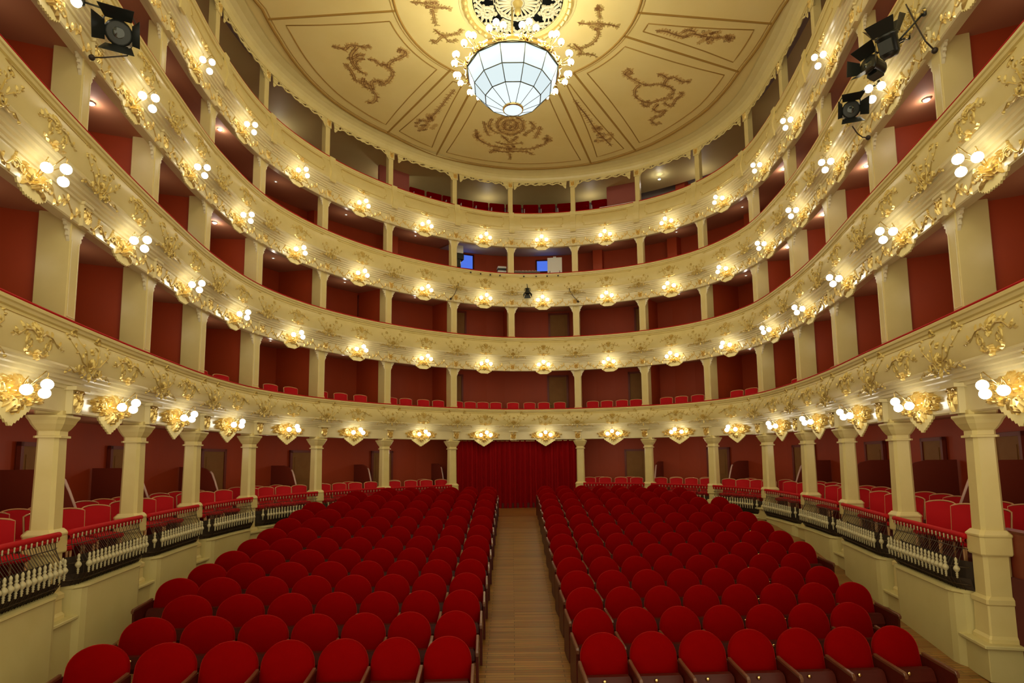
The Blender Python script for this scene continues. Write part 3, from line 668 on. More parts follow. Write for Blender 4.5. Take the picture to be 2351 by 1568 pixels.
for j in range(NF):
    a = PH + 2 * pi * j / NF
    R3 = lambda x, y, z: (x * cos(a) - y * sin(a), x * sin(a) + y * cos(a), z)
    arm = MB()
    for sy in (-1, 0, 1):
        ex = (1.44, sy * .165, .26 if sy == 0 else .15)
        arm.tube([(1.14, sy * .02, .10), (1.22, sy * .05, .03), (1.33, sy * .1, .06), (ex[0], ex[1], ex[2] - .12), (ex[0], ex[1], ex[2] - .06)], .010, 6)
        arm.lathe([(.012, -.10), (.035, -.075), (.03, -.06), (.045, -.05)], 8, ex)
    for y in (-.12, .12): arm.lathe([(.012, .01), (.05, .02), (.02, .04), (.02, .12), (.055, .135), (.02, .15)], 8, (1.17, y, 0))
    fl_ = MB(); flower(fl_, 0, 0, .09, .05, 7); arm._j(fl_.map(lambda s, q_, h: (1.17 + h, s, .08 + q_)))
    ao = obj('branch', arm.map(R3), 'brass', CH)
    for sy in (-1, 0, 1):
        ex = (1.44, sy * .165, .26 if sy == 0 else .15); g = MB(); g.sphere(ex, .074, 14, 9); obj('globe', g.map(R3), 'globe_chandelier', ao)

# ------------------------------------------------------------------ wall lamps
LAMPS = []
def light(name, loc, power, col=(1, .93, .78), r=.08, parent=None):
    d = bpy.data.lights.new(name, 'POINT'); d.energy = power; d.color = (1, .95, .80) if col == (1, .93, .78) else col; d.shadow_soft_size = r
    o = bpy.data.objects.new(name, d); COL.objects.link(o); o.location = loc
    if parent: o.parent = parent
    return o
def make_lamp():
    r = thing('wall_lamp', 'x', 'lamp')
    m = MB(); m.lathe([(.06, 0), (.07, .02), (.03, .04)], 12); obj('rose_plate', m.map(lambda x, y, z: (x, z, y)), 'gold', r)
    for ex in ((-.19, .24, .06), (.19, .24, .06), (0, .36, .15)):
        am = MB(); x, y, z = ex
        am.tube([(x * .05, .02, 0), (x * .3, y * .45, .10 + z * .2), (x * .75, y * .95, z + .17), (x, y * 1.02, z + .14), (x, y, z + .07)], .007, 6)
        am.lathe([(.016, .058), (.028, .07), (.016, .085)], 8, ex)
        a = obj('arm', am, 'brass', r)
        g = MB(); g.sphere(ex, .067, 16, 10); obj('globe', g, 'globe', a)
    return r
lamp0 = make_lamp(); LT = tree(lamp0); first = True
for k in (1, 2, 3, 4):
    for i in range(1, NP - 2):
        t = bct(i, .34 if k == 1 else .2); z = ZB[k] + (.12 if k == 1 else .16) + (dzt(t) if k == 1 else 0); loc = S(t, .055, z)
        lab = f"three-globe lamp on the {TIER[k]} front, {bayname(i)}"
        if first: lamp0.location = loc; lamp0.rotation_euler = (0, 0, rzN(t)); lamp0['label'] = lab; lamp0['group'] = f'lamps along the {TIER[k]} front'; o = lamp0; first = False
        else: o = dup(LT, loc, rzN(t), lab, f'lamps along the {TIER[k]} front')

# ------------------------------------------------------------------ ground floor: columns, box fronts, balustrades
def fz_floor(y): return float(np.interp(y, [0, 6, 7.6, 9.5, 11.3, 13.2, 15, 16.9, 18.7, 20, 30], [-3.2, -3.12, -3.02, -2.85, -2.70, -2.47, -2.20, -1.93, -1.76, -1.80, -1.83]))
m = MB(); ys = [1, 3, 5, 6, 7, 7.6, 8.5, 9.5, 10.4, 11.3, 12.2, 13.2, 14, 15, 16, 16.9, 17.8, 18.7, 19.3, 20, 22, 26]
m.loft([[(x, y, fz_floor(y)) for x in (-10.5, -3, 3, 10.5)] for y in ys], closed=False); FL = struct('floor', m, 'floor')
m = MB(); sweep(m, [(-.25, -3.4), (-.25, -1.62), (-DEP - .2, -1.62)], 0, NP - 1, step=.25); struct('floor_ground_boxes', m, 'boxfloor')
struct('wall_back_ground', sweep(MB(), [(-DEP - .15, -1.9), (-DEP - .15, 1.1)], step=.25), 'redwall')
struct('ceiling_ground_boxes', sweep(MB(), [(-.13, ZB[1] + .14), (-DEP - .2, ZB[1] + .16)], zf=lambda t, z: z + dzt(t), step=.25), 'boxceil')
def octa(w, c=.30):
    h = w / 2; k = h * (1 - c) ; return [(-k, h), (k, h), (h, k), (h, -k), (k, -h), (-k, -h), (-h, -k), (-h, k)]
def ocol(m, prof):
    m.loft([[(x, y, z) for x, y in octa(w, c)][::-1] for w, z, c in prof], True, True)
for i in range(1, NP - 1):
    if i == P0: continue
    tc = i + (-.17 if i < P0 else .17) / crv(i)[3]; p, T, N, l = crv(tc); dz = dzt(tc); fb = fz_floor(p[1]); cx, cy = p[0] - N[0] * .12, p[1] - N[1] * .12
    r = thing('column', f"cream octagonal column of the ground-floor boxes, {postname(i)}", 'column', (cx, cy, fb), rzN(tc), 'columns of the ground-floor boxes')
    zc_ = lambda z: z - fb + dz * 1.0
    m = MB(); ocol(m, [(.30, zc_(-.80), .3), (.275, zc_(.48), .3)]); obj('shaft', m, 'cream', r)
    m = MB(); ocol(m, [(.28, zc_(.47), .3), (.35, zc_(.475), .3), (.35, zc_(.505), .3), (.29, zc_(.51), .3), (.29, zc_(.57), .3), (.34, zc_(.60), .3), (.42, zc_(.67), .3), (.46, zc_(.72), .3), (.50, zc_(.76), .25), (.50, zc_(.79), .25), (.36, zc_(.80), .25), (.36, zc_(.86), .25)]); obj('capital', m, 'cream', r)
    m = MB(); ocol(m, [(.38, zc_(-1.14), .2), (.40, zc_(-1.12), .2), (.40, zc_(-.90), .2), (.42, zc_(-.88), .2), (.42, zc_(-.86), .2), (.33, zc_(-.80), .25)]); obj('pedestal_block', m, 'cream', r)
    pw = fb + .05
    zp = -2.06 if i < P0 else -2.28; zp = max(zp, fb + .35 - dz)
    m = MB(); ocol(m, [(.33, zc_(-1.80), .25), (.33, zc_(-1.13), .25)]); obj('lower_shaft', m, 'cream', r)
    m = MB(); ocol(m, [(.36, zc_(zp), .1), (.42, zc_(zp) + .0, .1), (.42, zc_(zp) + .05, .1), (.37, zc_(zp) + .09, .1), (.36, zc_(-1.80), .1), (.40, zc_(-1.78), .1), (.40, zc_(-1.72), .1), (.33, zc_(-1.68), .2)]); obj('base_moulding', m, 'cream', r)
    m = MB(); m.bbox(-.27, .27, -.30, .27, 0, zc_(zp) - .04, .01); m.bbox(-.33, .33, -.30, .33, zc_(zp) - .05, zc_(zp), .01); obj('plinth', m, 'wallcream', r)
# box front walls and balustrades, one per bay
def bay_bulge(u, amp=.16):
    e = .07; f = min(u, 1 - u)
    return amp * (1 - (max(0, e * 2 - f) / (e * 2)) ** 2) if f < 2 * e else amp
BAL = MB()
BAL.lathe([(.004, .0), (.016, .012), (.010, .035), (.020, .05), (.011, .07), (.022, .085), (.012, .105), (.026, .13), (.044, .165), (.046, .19), (.030, .225), (.016, .25), (.024, .268), (.024, .285), (.014, .30), (.020, .33), (.021, .36), (.006, .395)], 8)
balme = mesh_of('baluster', BAL.map(lambda x, y, z: (x * .95, y * .95, z * .74)), M['spindle'])
for i in range(1, NP - 3):
    if i in (P0 - 1, P0): continue
    zf = lambda t, z: z + dzt(t) * (1.0 if t < P0 else 1.25)
    ca = .20 / crv(i)[3]; t0 = i + (.5 * 0 + .06 if i >= P0 else -.0) + (.04 if i < P0 else .0); t0 = posttc(i) + (.03 if i < P0 else .07); t1 = posttc(i + 1) - (.07 if i + 1 <= P0 else .03)
    rail_z, cop = -.87, -1.63
    m = MB(); n = 22; rings = []
    for j in range(n + 1):
        u = j / n; t = t0 + (t1 - t0) * u; b = bay_bulge(u, .24); p = crv(t)[0]; fb = fz_floor(p[1]) - .05
        prof = [(-.28, zf(t, cop) - .0), (b - .02, zf(t, cop)), (b + .03, zf(t, cop) - .012), (b + .035, zf(t, cop) - .045), (b + .005, zf(t, cop) - .065), (b - .0, fb)]
        if j in (0, n): prof = [(-.28, z) for a_, z in prof]
        rings.append([S(t, a_, z) for a_, z in prof])
    m.loft(rings, closed=False); struct(f'wall_box_front_{i}', m, 'wallcream')
    # balustrade
    root = thing('balustrade', f"bowed iron balustrade with ivory spindles and red rail, {bayname(i)} at ground floor", 'balustrade', S(.5 * (t0 + t1), 0, cop), rzN(.5 * (t0 + t1)), 'balustrades of the ground-floor boxes')
    root['label'] = f"bowed iron balustrade with ivory spindles, ground floor, {bayname(i)}"
    rl, ra = root.location, rzN(.5 * (t0 + t1))
    inv = lambda x, y, z: ((x - rl[0]) * cos(ra) + (y - rl[1]) * sin(ra), -(x - rl[0]) * sin(ra) + (y - rl[1]) * cos(ra), z - rl[2])
    tt = [t0 + (t1 - t0) * (j / 20) for j in range(21)]
    def P(t, dn, z, am=.0):
        u = (t - t0) / (t1 - t0); f = min(u, 1 - u); k_ = min(1, f / .09)
        return S(t, am * sin(k_ * pi / 2) + dn, zf(t, z))
    q = MB(); q.tube([P(t, .10, rail_z) for t in tt], .040, 10); obj('velvet_handrail', q.map(inv), 'railvelvet', root)
    q = MB(); q.loft([[P(t, .10, rail_z - .02), P(t, .12, rail_z - .06), P(t, .10, rail_z - .10), P(t, .07, rail_z - .10), P(t, .07, rail_z - .02)] for t in tt], closed=False); obj('velvet_band', q.map(inv), 'railvelvet', root)
    BELLY = [(.10, rail_z - .09, 0), (.08, rail_z - .18, .05), (.08, cop + .44, .14), (.08, cop + .32, .20), (.08, cop + .18, .20), (.07, cop + .08, .16), (.05, cop + .0, .12)]
    q = MB()
    for a_, z_, am in BELLY[1:6:2]: q.tube([P(t, a_ + .004, z_, am) for t in tt], .007, 6)
    obj('iron_hoops', q.map(inv), 'iron', root)
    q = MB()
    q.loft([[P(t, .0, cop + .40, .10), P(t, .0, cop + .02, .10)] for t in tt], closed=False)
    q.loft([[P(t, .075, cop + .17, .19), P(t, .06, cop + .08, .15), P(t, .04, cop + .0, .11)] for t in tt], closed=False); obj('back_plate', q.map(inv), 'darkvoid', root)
    rods = MB(); fin = MB(); nbl = max(8, int(baylen(i) / .128))
    rods.tube([P(t, .10, rail_z - .09) for t in tt], .006, 6)
    for j in range(nbl):
        u = .035 + .93 * j / (nbl - 1); t = t0 + (t1 - t0) * u
        pz = P(t, .095, cop + .16, .20); c0 = bpy.data.objects.new('baluster', balme); COL.objects.link(c0); c0.parent = root; c0.location = inv(*pz)
        rods.tube([P(t, a_, z_, am) for a_, z_, am in BELLY], .006, 5)
        if j < nbl - 1:
            t2 = t + (t1 - t0) * .46 / (nbl - 1); rods.tube([P(t2, a_, z_, am) for a_, z_, am in BELLY], .004, 4)
        f0 = P(t, .125, rail_z - .07); fin.lathe([(.004, -.03), (.012, -.01), (.008, .01), (.013, .03), (.004, .05)], 6, f0)
    obj('iron_rods', rods.map(inv), 'iron', root); obj('finial_row', fin.map(inv), 'spindle', root)['kind'] = 'stuff'
# dividers between the ground-floor boxes
for i in range(1, NP - 1):
    if i == P0: continue
    tc = posttc(i); p, T, N, l = crv(tc)
    r = thing('box_divider', f"low maroon box divider with pale sloping rail, {postname(i)}, ground floor", 'divider', (p[0], p[1], -1.62), rzN(tc), 'dividers between the ground-floor boxes')
    top_ = [(-DEP - .1, 1.56), (-1.75, 1.56), (-1.5, 1.50), (-1.33, 1.36), (-1.22, 1.16), (-1.0, .62), (-.9, .52), (-.45, .5)]
    m = MB(); ol = [(-DEP - .1, 0), (-.45, 0)] + top_[::-1]
    n = len(ol); m.add([(-.03, y, z) for y, z in ol] + [(.03, y, z) for y, z in ol], [tuple(range(n)), tuple(range(2 * n - 1, n - 1, -1))] + [(j + n, (j + 1) % n + n, (j + 1) % n, j) for j in range(n)])
    obj('panel', m, 'divider', r)
    m = MB(); m.tube([(0, -1.36, 1.42), (0, -1.30, 1.36), (0, -1.21, 1.16), (0, -1.0, .62)], .026, 8); obj('sloping_rail', m, 'palerail', r)

m = MB(); sweep(m, [(-.30, -3.3), (-.30, -1.04), (-.27, -1.0), (-.36, -.98), (-.40, -1.04), (-.40, -1.7)], NP - 3 + .06, NP - 1, step=.05); struct('wall_stage_side', m, 'divider')
# ------------------------------------------------------------------ doors at the back of the boxes
def door(t, z0, w, h, n_, nb, lab=None, dep=DEP):
    p, T, N, l = crv(t); a = rzN(t); cx, cy = p[0] - N[0] * (nb), p[1] - N[1] * nb
    f = lambda x, y, z: (cx + x * cos(a) - y * sin(a), cy + x * sin(a) + y * cos(a), z)
    m = MB(); m.box(-w / 2, w / 2, -.02, .03, z0, z0 + h)
    for zz0, zz1 in ((.12, .45), (.52, .92)): m.box(-w / 2 + .1, w / 2 - .1, .03, .045, z0 + h * zz0, z0 + h * zz1)
    d = struct(f'door_{n_}', m.map(f), 'doorwood')
    m = MB()
    for sx in (-1, 1): m.box(sx * (w / 2 + .04) - .04, sx * (w / 2 + .04) + .04, -.02, .06, z0, z0 + h + .08)
    m.box(-w / 2 - .08, w / 2 + .08, -.02, .06, z0 + h, z0 + h + .08); struct('door_frame', m.map(f), 'divider', d)
    m = MB(); m.sphere((w / 2 - .07, .06, z0 + h * .45), .03, 8, 6); struct('door_knob', m.map(f), 'brass', d)
dn = 1
for i in range(2, NP - 3):
    if i in (P0 - 1, P0): continue
    door(i + (.30 if i < P0 else .72), -1.62, .75, 2.0, dn, DEP + .10); dn += 1
for t in (P0 - .75, P0 + .72, P0 - 1.85, P0 + 1.8): door(t, 1.42, .75, 2.20, dn, DEP - .03); dn += 1
for t in (P0 - .70, P0 + .75, P0 - 1.92, P0 + 1.9): door(t, 4.29, .75, 2.08, dn, DEP - .03); dn += 1

# ------------------------------------------------------------------ curtain
m = MB(); n = 240; a0 = np.array(S(P0 - 1.0, -.16, 0)[:2]); a1 = np.array(S(P0 + 1.02, -.16, 0)[:2]); rings = []
for j in range(n + 1):
    u = j / n; t = P0 - .98 + 1.98 * u; w = .05 * sin(j * .62) + .02 * sin(j * .23 + 1) + .012 * sin(j * 1.7)
    rings.append([S(t, -.22 + w * f, z) for z, f in ((-1.82, 1.2), (-1.2, 1.05), (-.2, .95), (.5, .8), (.86, .55))])
m.loft(rings, smooth=True, closed=False); r = thing('curtain', 'long dark red pleated curtain closing the central doorway at the end of the aisle', 'curtain', (0, 0, 0)); obj('drape', m, 'curtain', r)
m = MB(); m.tube([S(P0 - 1 + 2 * j / 20, -.22, .80) for j in range(21)], .02, 8); obj('curtain_pole', m, 'brass', r)
q = MB()
for j in range(5): q.sphere(S(P0 - .12 + .07 * j, .1, -1.80), .02, 8, 5)

# ------------------------------------------------------------------ stalls seats
def arch_pad(m, w, z0, z1, zs, y0, th, dome=.035, lean=.16, n=20):
    """padded back with a round top: w wide, straight to zs then elliptical up to z1"""
    out = []; wt = w / 2 - .016; wz = lambda j: w / 2 - .016 * (j / 6)
    for j in range(7): out.append((-wz(j), z0 + (zs - z0) * j / 6))
    for j in range(1, n): a = pi - pi * j / n; out.append((wt * cos(a), zs + (z1 - zs) * sin(a) ** .92))
    for j in range(6, -1, -1): out.append((wz(j), z0 + (zs - z0) * j / 6))
    cz = .5 * (z0 + z1); ln = lambda z: lean * (z - z0); rings = []
    for f, yy in ((.0, -dome - .012), (.5, -dome * .9 - .01), (.80, -dome * .45), (.94, 0), (1.0, .022), (1.0, th * .7), (.95, th)):
        rings.append([(x * f, y0 + yy + ln(cz + (z - cz) * f), cz + (z - cz) * f) for x, z in out])
    m.loft(rings, smooth=True, closed=True); k = len(out)
    m.f.append(tuple(len(m.v) - k + j for j in range(k))); m.sm.append(False)
PITCH = .925
def make_seat(w, end=0):
    r = thing('stalls_seat', 'x', 'theatre seat')
    m = MB(); arch_pad(m, w - .006, .30, .95, .66, .02, .09); obj('backrest', m, 'velvet', r)
    m = MB(); hw = w / 2 - .035
    m.loft([[(-hw + .03, -.17, .34), (hw - .03, -.17, .34), (hw - .03, -.09, .33), (-hw + .03, -.09, .33)], [(-hw, -.185, .40), (hw, -.185, .40), (hw, -.07, .39), (-hw, -.07, .39)],
            [(-hw, -.15, .50), (hw, -.15, .50), (hw, -.05, .50), (-hw, -.05, .50)], [(-hw + .02, -.14, .535), (hw - .02, -.14, .535), (hw - .02, -.06, .535), (-hw + .02, -.06, .535)]], True, True)
    s_ = obj('tip_up_seat', m, 'darkwood', r)
    m = MB(); m.lathe([(.002, .0), (.022, .001), (.022, .006), (.012, .010), (.002, .011)], 10); obj('number_plate', m.map(lambda x, y, z: (x - .05, -.168 - z, .49 + y)), 'brass', s_)
    for sx in ((-1, 1) if end == 2 else (-1,) if end >= 0 else (1,)):
        x = sx * w / 2
        m = MB(); m.loft([[(x - .016, y, z - .045), (x + .016, y, z - .045), (x + .021, y, z - .01), (x + .014, y, z), (x - .014, y, z), (x - .021, y, z - .01)] for y, z in ((-.47, .585), (-.45, .61), (-.30, .625), (-.10, .64), (.06, .66))], True, True)
        obj('armrest', m, 'armwood', r)
        m = MB()
        m.loft([[(x - .018, y, z) for y, z in ((-.44, .57), (-.42, .02), (-.02, .0), (.12, .0), (.10, .62))], [(x + .018, y, z) for y, z in ((-.44, .57), (-.42, .02), (-.02, .0), (.12, .0), (.10, .62))]], True, True)
        obj('side_panel', m, 'darkwood', r)
    return r
RX = [1.09 + .61 * j for j in range(10)]
LX = [-.80, -1.42, -2.04, -2.69, -3.37, -4.10, -4.88, -5.55, -6.2]
EXL = [5.1, 5.1, 5.1, 5.8, 5.8, 5.8, 5.8, 5.8, 5.8, 5.8, 5.8, 5.1, 5.1, 4.3]
EXR = [5.0, 5.0, 5.6, 5.6, 5.6, 6.2, 6.2, 6.2, 6.2, 6.2, 6.2, 5.6, 5.6, 5.0]
protos = {}
def place_seat(w, kind, loc, lab):
    key = (round(w, 3), kind)
    if key not in protos:
        o = make_seat(w, {'mid': 0, 'endR': 0, 'aisleL': 2, 'last': 2, 'midR': -1}[kind]); protos[key] = tree(o)
        o.location = loc; o['label'] = lab; o['group'] = 'red velvet stalls seats'; o.rotation_euler = (0, 0, .045)
    else: o = dup(protos[key], loc, .045, lab, 'red velvet stalls seats')
    return o
for i in range(14):
    Y = 7.10 + PITCH * i
    for side, xs, ex in (('left', LX, EXL[i]), ('right', RX, EXR[i])):
        xs_ = [x for x in xs if abs(x) <= ex - .15]
        for j, x in enumerate(xs_):
            if side == 'right': w = .61
            else: w = [.61, .62, .63, .66, .70, .74, .76, .74, .7][j]
            y = Y + .045 * x; fb = fz_floor(Y - .1)
            kind = 'aisleL' if j == 0 else ('last' if j == len(xs_) - 1 else ('mid' if side == 'right' else 'midR'))
            if kind == 'last': kind = 'last'
            place_seat(w, kind, (x, y, fb), f"{side}-side stalls seat, {ORD[j + 1]} from the aisle in the {ORD[i + 1]} row from the stage" if i < 13 else f"{side}-side stalls seat, {ORD[j + 1]} from the aisle in the rearmost row by the curtain")

# ------------------------------------------------------------------ box chairs
def make_chair():
    r = thing('box_chair', 'x', 'chair')
    def yb(x): return .10 - .35 * (x / .24) ** 2 * .16
    m = MB(); n = 12; rings = []
    for q in range(7):
        z = .48 + .44 * q / 6; w = .215 + .012 * q / 6
        rings.append([(w * (-1 + 2 * j / n), yb(w * (-1 + 2 * j / n)) + .12 * (z - .48) - .03 * sin(pi * j / n) * sin(pi * min(1, q / 6 + .15)), z + (.035 * (1 - (-1 + 2 * j / n) ** 2) if q == 6 else 0)) for j in range(n + 1)])
    m.loft(rings, smooth=True, closed=False)
    m.loft([[(x, y + .045, z) for x, y, z in rg] for rg in rings][::-1], smooth=True, closed=False); obj('backrest', m, 'boxvelvet', r)
    fr = MB(); pts = [(-.225, yb(.225) + 0, .46)] + [(rg[0][0] - .006, rg[0][1] + .02, rg[0][2]) for rg in rings] + [(p[0], p[1] + .02, p[2] + .012) for p in rings[-1][1:-1]] + [(rg[-1][0] + .006, rg[-1][1] + .02, rg[-1][2]) for rg in rings[::-1]] + [(.225, yb(.225), .46)]
    fr.tube(pts, .014, 6); obj('back_frame', fr, 'chairwood', r)
    m = MB(); m.bbox(-.23, .23, -.36, .08, .40, .49, .025); obj('seat', m, 'boxvelvet', r)
    for x in (-.19, .19):
        for y in (-.32, .06): m = MB(); m.lathe([(.012, 0), (.020, .40)], 6, (x, y, 0)); obj('leg', m, 'chairwood', r)
    return r
ch0 = make_chair(); CT = tree(ch0); used = False
def place_chair(loc, rz, lab, grp):
    global used
    if not used: used = True; ch0.location = loc; ch0.rotation_euler = (0, 0, rz); ch0['label'] = lab; ch0['group'] = grp; return ch0
    return dup(CT, loc, rz, lab, grp)
def facing(t, mixw):
    p, T, N, l = crv(t); d = N * (1 - mixw) + np.array([0 - p[0] * .04, -1.]) * mixw; return atan2(d[0], -d[1])
for i in range(1, NP - 2):
    if i in (P0 - 1, P0): continue
    L = baylen(i)
    for row, (n_, ns) in enumerate(((-.50, (.18, .40, .62, .84) if 5 <= i <= 12 else (.20, .50, .80)), (-1.28, (.28, .53, .78)))):
        if row == 1 and 6 <= i <= 11: ns = (.3, .7)
        for j, u in enumerate(ns):
            t = i + u; rz = facing(t, .42) + random.uniform(-.06, .06); x, y, z = S(t, n_ - (.4 if i >= NP - 3 else 0) + random.uniform(-.03, .03), -1.62 + .0 + (dzt(t) * .6))
            place_chair((x, y, z), rz, f"red plush chair, {ORD[j + 1]} in the {'front' if row == 0 else 'second'} row, ground-floor {bayname(i)}".replace('front row', 'railing row'), 'red plush chairs in the ground-floor boxes')
T1 = {P0 - 5: (.35, .7), P0 - 4: (.12, .42, .70), P0 - 3: (.12, .40, .68), P0 - 2: (.12, .33, .58, .80), P0 - 1: (.10, .32, .54, .76), P0: (.04, .30, .52, .76), P0 + 1: (.25, .45, .66, .86), P0 + 2: (.3, .52, .76), P0 + 3: (.36, .6, .84), P0 + 4: (.5, .8), P0 + 5: (.45, .75), P0 + 6: (.5, .8)}
for i, us in T1.items():
    for j, u in enumerate(us):
        t = i + u; x, y, z = S(t, -.52, 1.42 - .01); place_chair((x, y, z), facing(t, .3) + random.uniform(-.05, .05), f"red plush chair, {ORD[j + 1]} behind the first-tier rail, {bayname(i)}", 'red plush chairs on the first tier')
# seats of the top gallery
def make_bench_seat():
    r = thing('red_folding_seat', 'x', 'theatre seat')
    m = MB(); m.bbox(-.33, .33, 0, .10, .30, .95, .02); obj('backrest', m, 'velvet', r)
    m = MB(); m.bbox(-.26, .26, -.12, -.01, .38, .72, .02); obj('tip_up_seat', m, 'velvet', r)
    m = MB(); m.bbox(-.295, -.27, -.30, .10, 0, .62, .008); obj('side_panel', m, 'white', r)
    return r
b0 = make_bench_seat(); BT = tree(b0); bu = False
c = 0
for i in (P0 - 2, P0 - 1, P0, P0 + 1):
    for j in range(4):
        u = .125 + .25 * j
        if i == P0 - 2 and j < 2: continue
        if i == P0 + 1 and j > 1: continue
        t = i + u; loc = S(t, -1.55, ZT[4] - .20 + .45); lab = f"red top-gallery seat, {ORD[j + 1]} in the {bayname(i)}"
        if not bu: bu = True; b0.location = loc; b0.rotation_euler = (0, 0, rzN(t) + pi); b0['label'] = lab; b0['group'] = 'red seats in the top gallery'
        else: dup(BT, loc, rzN(t) + pi, lab, 'red seats in the top gallery')
struct('floor_gallery_step', sweep(MB(), [(-1.0, ZT[4] - .5), (-1.0, ZT[4] + .25), (-2.4, ZT[4] + .25)], P0 - 1.6, P0 + 1.6, step=.2), 'boxfloor')
for sd, i0, i1 in (('left', P0 - 1.97, P0 - 1.45), ('right', P0 + 1.45, P0 + 1.97)):
    m = MB(); end = i1 if sd == 'left' else i0; oth = i0 if sd == 'left' else i1
    m.tube([S(oth + (end - oth) * j / 8, -.10, ZT[4] + .17) for j in range(9)] + [S(end + (.02 if sd == 'left' else -.02), -.10, ZT[4] + .14), S(end + (.025 if sd == 'left' else -.025), -.10, ZT[4] - .05)], .018, 8)
    m.tube([S(oth + (end - oth) * .5, -.10, ZT[4] + .17), S(oth + (end - oth) * .5, -.10, ZT[4] - .02)], .012, 6)
    obj('safety_rail', m, 'steel', None, f"white metal safety rail on the {sd}-side of the top gallery seats", 'rail')

# ------------------------------------------------------------------ control booth in the middle of the third tier
zb3 = ZT[3] + .28
struct('ceiling_booth', sweep(MB(), [(-.16, ZB[4] + .10), (-.50, ZB[4] + .14), (-DEP + .02, ZCB[3] - .03)], P0 - .96, P0 + .96, step=.16), 'boothceil')
def wloc(t, nn):
    p, T, N, l = crv(t); a = rzN(t); cx, cy = p[0] - N[0] * nn, p[1] - N[1] * nn
    return lambda x, y, z: (cx + x * cos(a) - y * sin(a), cy + x * sin(a) + y * cos(a), z)
for n_, t, w, h in ((1, P0 - .58, .85, .62), (2, P0 + .60, .95, .50)):
    f = wloc(t, DEP - .02); m = MB(); m.box(-w / 2, w / 2, .0, .02, 8.36, 8.36 + h); wn = struct(f'window_{n_}', m.map(f), 'bluewin')
    m = MB()
    for sx in (-1, 1): m.box(sx * w / 2 - .03, sx * w / 2 + .03, 0, .05, 8.33, 8.39 + h)
    m.box(-w / 2, w / 2, 0, .05, 8.34 + h, 8.39 + h); m.box(-w / 2, w / 2, 0, .05, 8.33, 8.37); struct('window_frame', m.map(f), 'darkwood', wn)
f = wloc(P0 + .72, .62); r = thing('display_board', 'white square board standing at the rail of the third-tier control booth', 'board', (0, 0, 0))
m = MB(); m.box(-.30, .30, 0, .02, zb3 - .25, zb3 + .66); obj('board', m.map(f), 'white', r); m = MB(); m.box(-.06, .06, 0, .03, zb3 + .66, zb3 + .70); obj('clip', m.map(f), 'white', r); m = MB(); m.tube([(0, -.02, zb3 + .3), (0, -.35, zb3 - .9)], .015, 6); m.tube([(-.2, .01, zb3 + .1), (-.22, .05, zb3 - .90)], .015, 6); m.tube([(.2, .01, zb3 + .1), (.22, .05, zb3 - .90)], .015, 6); obj('easel_legs', m.map(f), 'black', r)
f = wloc(P0 - .90, .60); r = thing('studio_lamp', 'white softbox lamp on black stand at the end of the third-tier booth', 'lamp', (0, 0, 0))
m = MB(); m.loft([[(-.22, .1, zb3 + .62), (.12, .15, zb3 + .58), (.14, .1, zb3 + .92), (-.24, .05, zb3 + .95)], [(-.06, -.2, zb3 + .66), (.02, -.2, zb3 + .66), (.02, -.2, zb3 + .5), (-.06, -.2, zb3 + .74)]], True, True); obj('softbox', m.map(f), 'white', r)
m = MB(); m.bbox(-.26, .06, -.2, .1, zb3 + .34, zb3 + .62, .03); m.bbox(-.12, .12, -.1, .12, zb3 + .0, zb3 + .36, .03); m.tube([(0, -.1, zb3 + .1), (0, -.1, zb3 - .90)], .02, 6); obj('lamp_body', m.map(f), 'black', r)
f = wloc(P0 + .28, .55); r = thing('mixing_desk', 'long grey mixing desk lying along the third-tier booth rail', 'mixing desk', (0, 0, 0))
m = MB(); m.loft([[(-.55, y, z) for y, z in ((-.3, zb3 + .16), (.1, zb3 + .05), (.1, zb3 - .05), (-.3, zb3 - .05))], [(.55, y, z) for y, z in ((-.3, zb3 + .16), (.1, zb3 + .05), (.1, zb3 - .05), (-.3, zb3 - .05))]], True, True); obj('body', m.map(f), 'iron', r)
m = MB()
for j in range(22): m.box(-.5 + j * .047, -.485 + j * .047, -.25 + .03 * (j % 3), -.20 + .03 * (j % 3), zb3 + .13, zb3 + .17)
o = obj('faders', m.map(f), 'steel', r); o['kind'] = 'stuff'
m = MB()
for x in (-.4, .4): m.tube([(x, -.1, zb3 - .05), (x, -.1, zb3 - .90)], .02, 6)
obj('stand', m.map(f), 'black', r)
f = wloc(P0 - .10, .9); r = thing('amplifier_stack', 'white and black amplifier on shelf beside the central third-tier post', 'amplifier', (0, 0, 0))
m = MB(); m.bbox(-.18, .18, -.2, .1, zb3 + .10, zb3 + .18, .01); m.bbox(-.18, .18, -.2, .1, zb3 + .28, zb3 + .36, .01); obj('casing', m.map(f), 'white', r)
m = MB(); m.bbox(-.17, .17, -.2, .09, zb3 + .18, zb3 + .28, .01); m.tube([(0, -.05, zb3 + .1), (0, -.05, zb3 - .90)], .03, 8); obj('rack', m.map(f), 'black', r)
for j, t in enumerate([P0 - .80 + .19 * u for u in range(4)] + [P0 + .21, P0 + .42, P0 + .60, P0 + .78]):
    x, y, z = S(t, .235, ZT[3] - .12); m = MB(); m.lathe([(.004, -.02), (.030, -.015), (.032, .015), (.004, .03)], 8); m.tube([(0, 0, 0), (0, .03, .05)], .01, 5)
    obj('rail_clamp', m, 'black', None, f"small black clamp under the booth rail, {ORD[j + 1]} counting from the softbox end", 'clamp', 'black clamps under the booth rail', None, (x, y, z))

